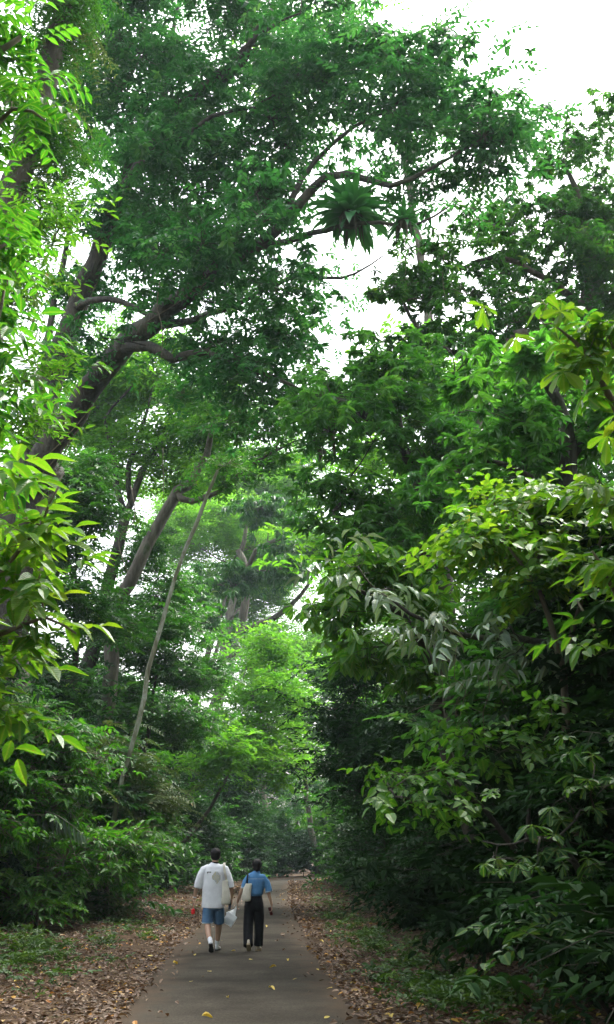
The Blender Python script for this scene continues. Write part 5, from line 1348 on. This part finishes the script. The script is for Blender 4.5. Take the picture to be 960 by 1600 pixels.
ball(bm, C_ + Vector((0, -.01, .03)), (.090, .104, .093), sub=3); ball(bm, C_ + Vector((0, -.045, -.03)), (.072, .062, .075), sub=3); ball(bm, C_ + Vector((.0, -.085, -.065)), (.036, .034, .036), sub=2)
for k in range(60):
    r_ = np.random.default_rng(500 + k); a_ = r_.uniform(0, 6.28); e_ = r_.uniform(-.2, 1.5)
    ball(bm, C_ + Vector((.084 * math.cos(a_) * math.cos(e_), -.012 + .092 * math.sin(a_) * math.cos(e_) * (1 if math.sin(a_) < 0 else .85), .035 + .082 * math.sin(e_))), (.013, .013, .01), sub=1)
solid('hair', bm, .007, M['hair'], wom, 2)
for sx in (-1, 1):
    bm = bmesh.new(); ball(bm, (hc[0] + sx * .028, hc[1] + .080, hc[2] + .012), (.012, .010, .008)); me = bpy.data.meshes.new('eye'); bm.to_mesh(me); bm.free(); link_mesh('eye', me, M['eye'], wom)
shoe('shoe', (-.08, -.275, .135), (-.072, -.105, .012), (0, .6, .7), M['shoe_beige'], M['sole_tan'], wom, .92)
shoe('shoe', (.055, .06, .004), (.105, .285, .004), (0, 0, 1), M['shoe_beige'], M['sole_tan'], wom, .92)
wo = np.array(wom.location)
tote(wo + [-.135, -.14, .84], .17, .30, .10, 'small cream canvas tote bag under the arm of the denim shirt', 12, .035,
     [[(.01, .03, .29), (.012, .015, .36), (.015, .045, .42), (.02, .10, .447), (.02, .17, .445), (.015, .235, .40), (-.01, .24, .33), (-.01, .12, .30), (.0, .05, .28)]], 'black_cloth', .028)
slab('phone', tuple(wo + np.array([.295, .03, .665])), (.012, .07, .14), (R(-10), R(-14), R(50)), M['wine'], 'dark wine coloured phone in the right hand of the person in denim', 'phone')
# plastic carrier bag
po = wo + np.array([-.325, .05, .70]); bag = empty('plastic_bag', po); tag(bag, 'white translucent plastic carrier bag swinging between the two walkers', 'bag')
bm = bmesh.new(); rot = Matrix.Rotation(R(32), 4, 'Y')
def rb(bm_, dims, c):
    g = bmesh.ops.create_cube(bm_, size=1)['verts']; bmesh.ops.transform(bm_, matrix=Matrix.Translation(c) @ rot @ Matrix.Diagonal((*dims, 1)), verts=g)
rb(bm, (.19, .13, .20), (-.105, -.02, -.17))
loft_bm(bm, [(-.10, -.02, -.12, .10, .07), (-.05, -.01, -.06, .06, .05), (-.015, 0, -.01, .022, .02), (.0, .0, .03, .012, .012)], 18)
bb = solid('bag_film', bm, .007, M['film'], bag, 9, .6, disp=folds(.006, 31, 40, 34))
bm = bmesh.new(); rb(bm, (.155, .10, .10), (-.115, -.02, -.20)); bmesh.ops.bevel(bm, geom=bm.edges[:], offset=.01, segments=2, affect='EDGES')
me = bpy.data.meshes.new('food_box'); bm.to_mesh(me); bm.free(); link_mesh('food_box', me, M['white_cloth'], bag)
strap([(-.02, 0, .0), (.005, .0, .05), (.025, .0, .075)], .014, .005, M['film'], 'strap', bag)

# ------------------------------------------------------------------ the air
if HAZE > 0:
    bm = bmesh.new(); bmesh.ops.create_cube(bm, size=1)
    bmesh.ops.scale(bm, vec=(740, 780, 60), verts=bm.verts); bmesh.ops.translate(bm, vec=(0, 72, 28), verts=bm.verts)
    me = bpy.data.meshes.new('haze'); bm.to_mesh(me); bm.free()
    m, nt, out = nmat('haze_air')
    v = N(nt, 'ShaderNodeVolumePrincipled'); v.inputs['Color'].default_value = (.74, .92, 1.0, 1); v.inputs['Density'].default_value = HAZE; v.inputs['Anisotropy'].default_value = .3
    nt.links.new(v.outputs[0], out.inputs['Volume'])
    h = link_mesh('haze', me, m); tag(h, kind='stuff')
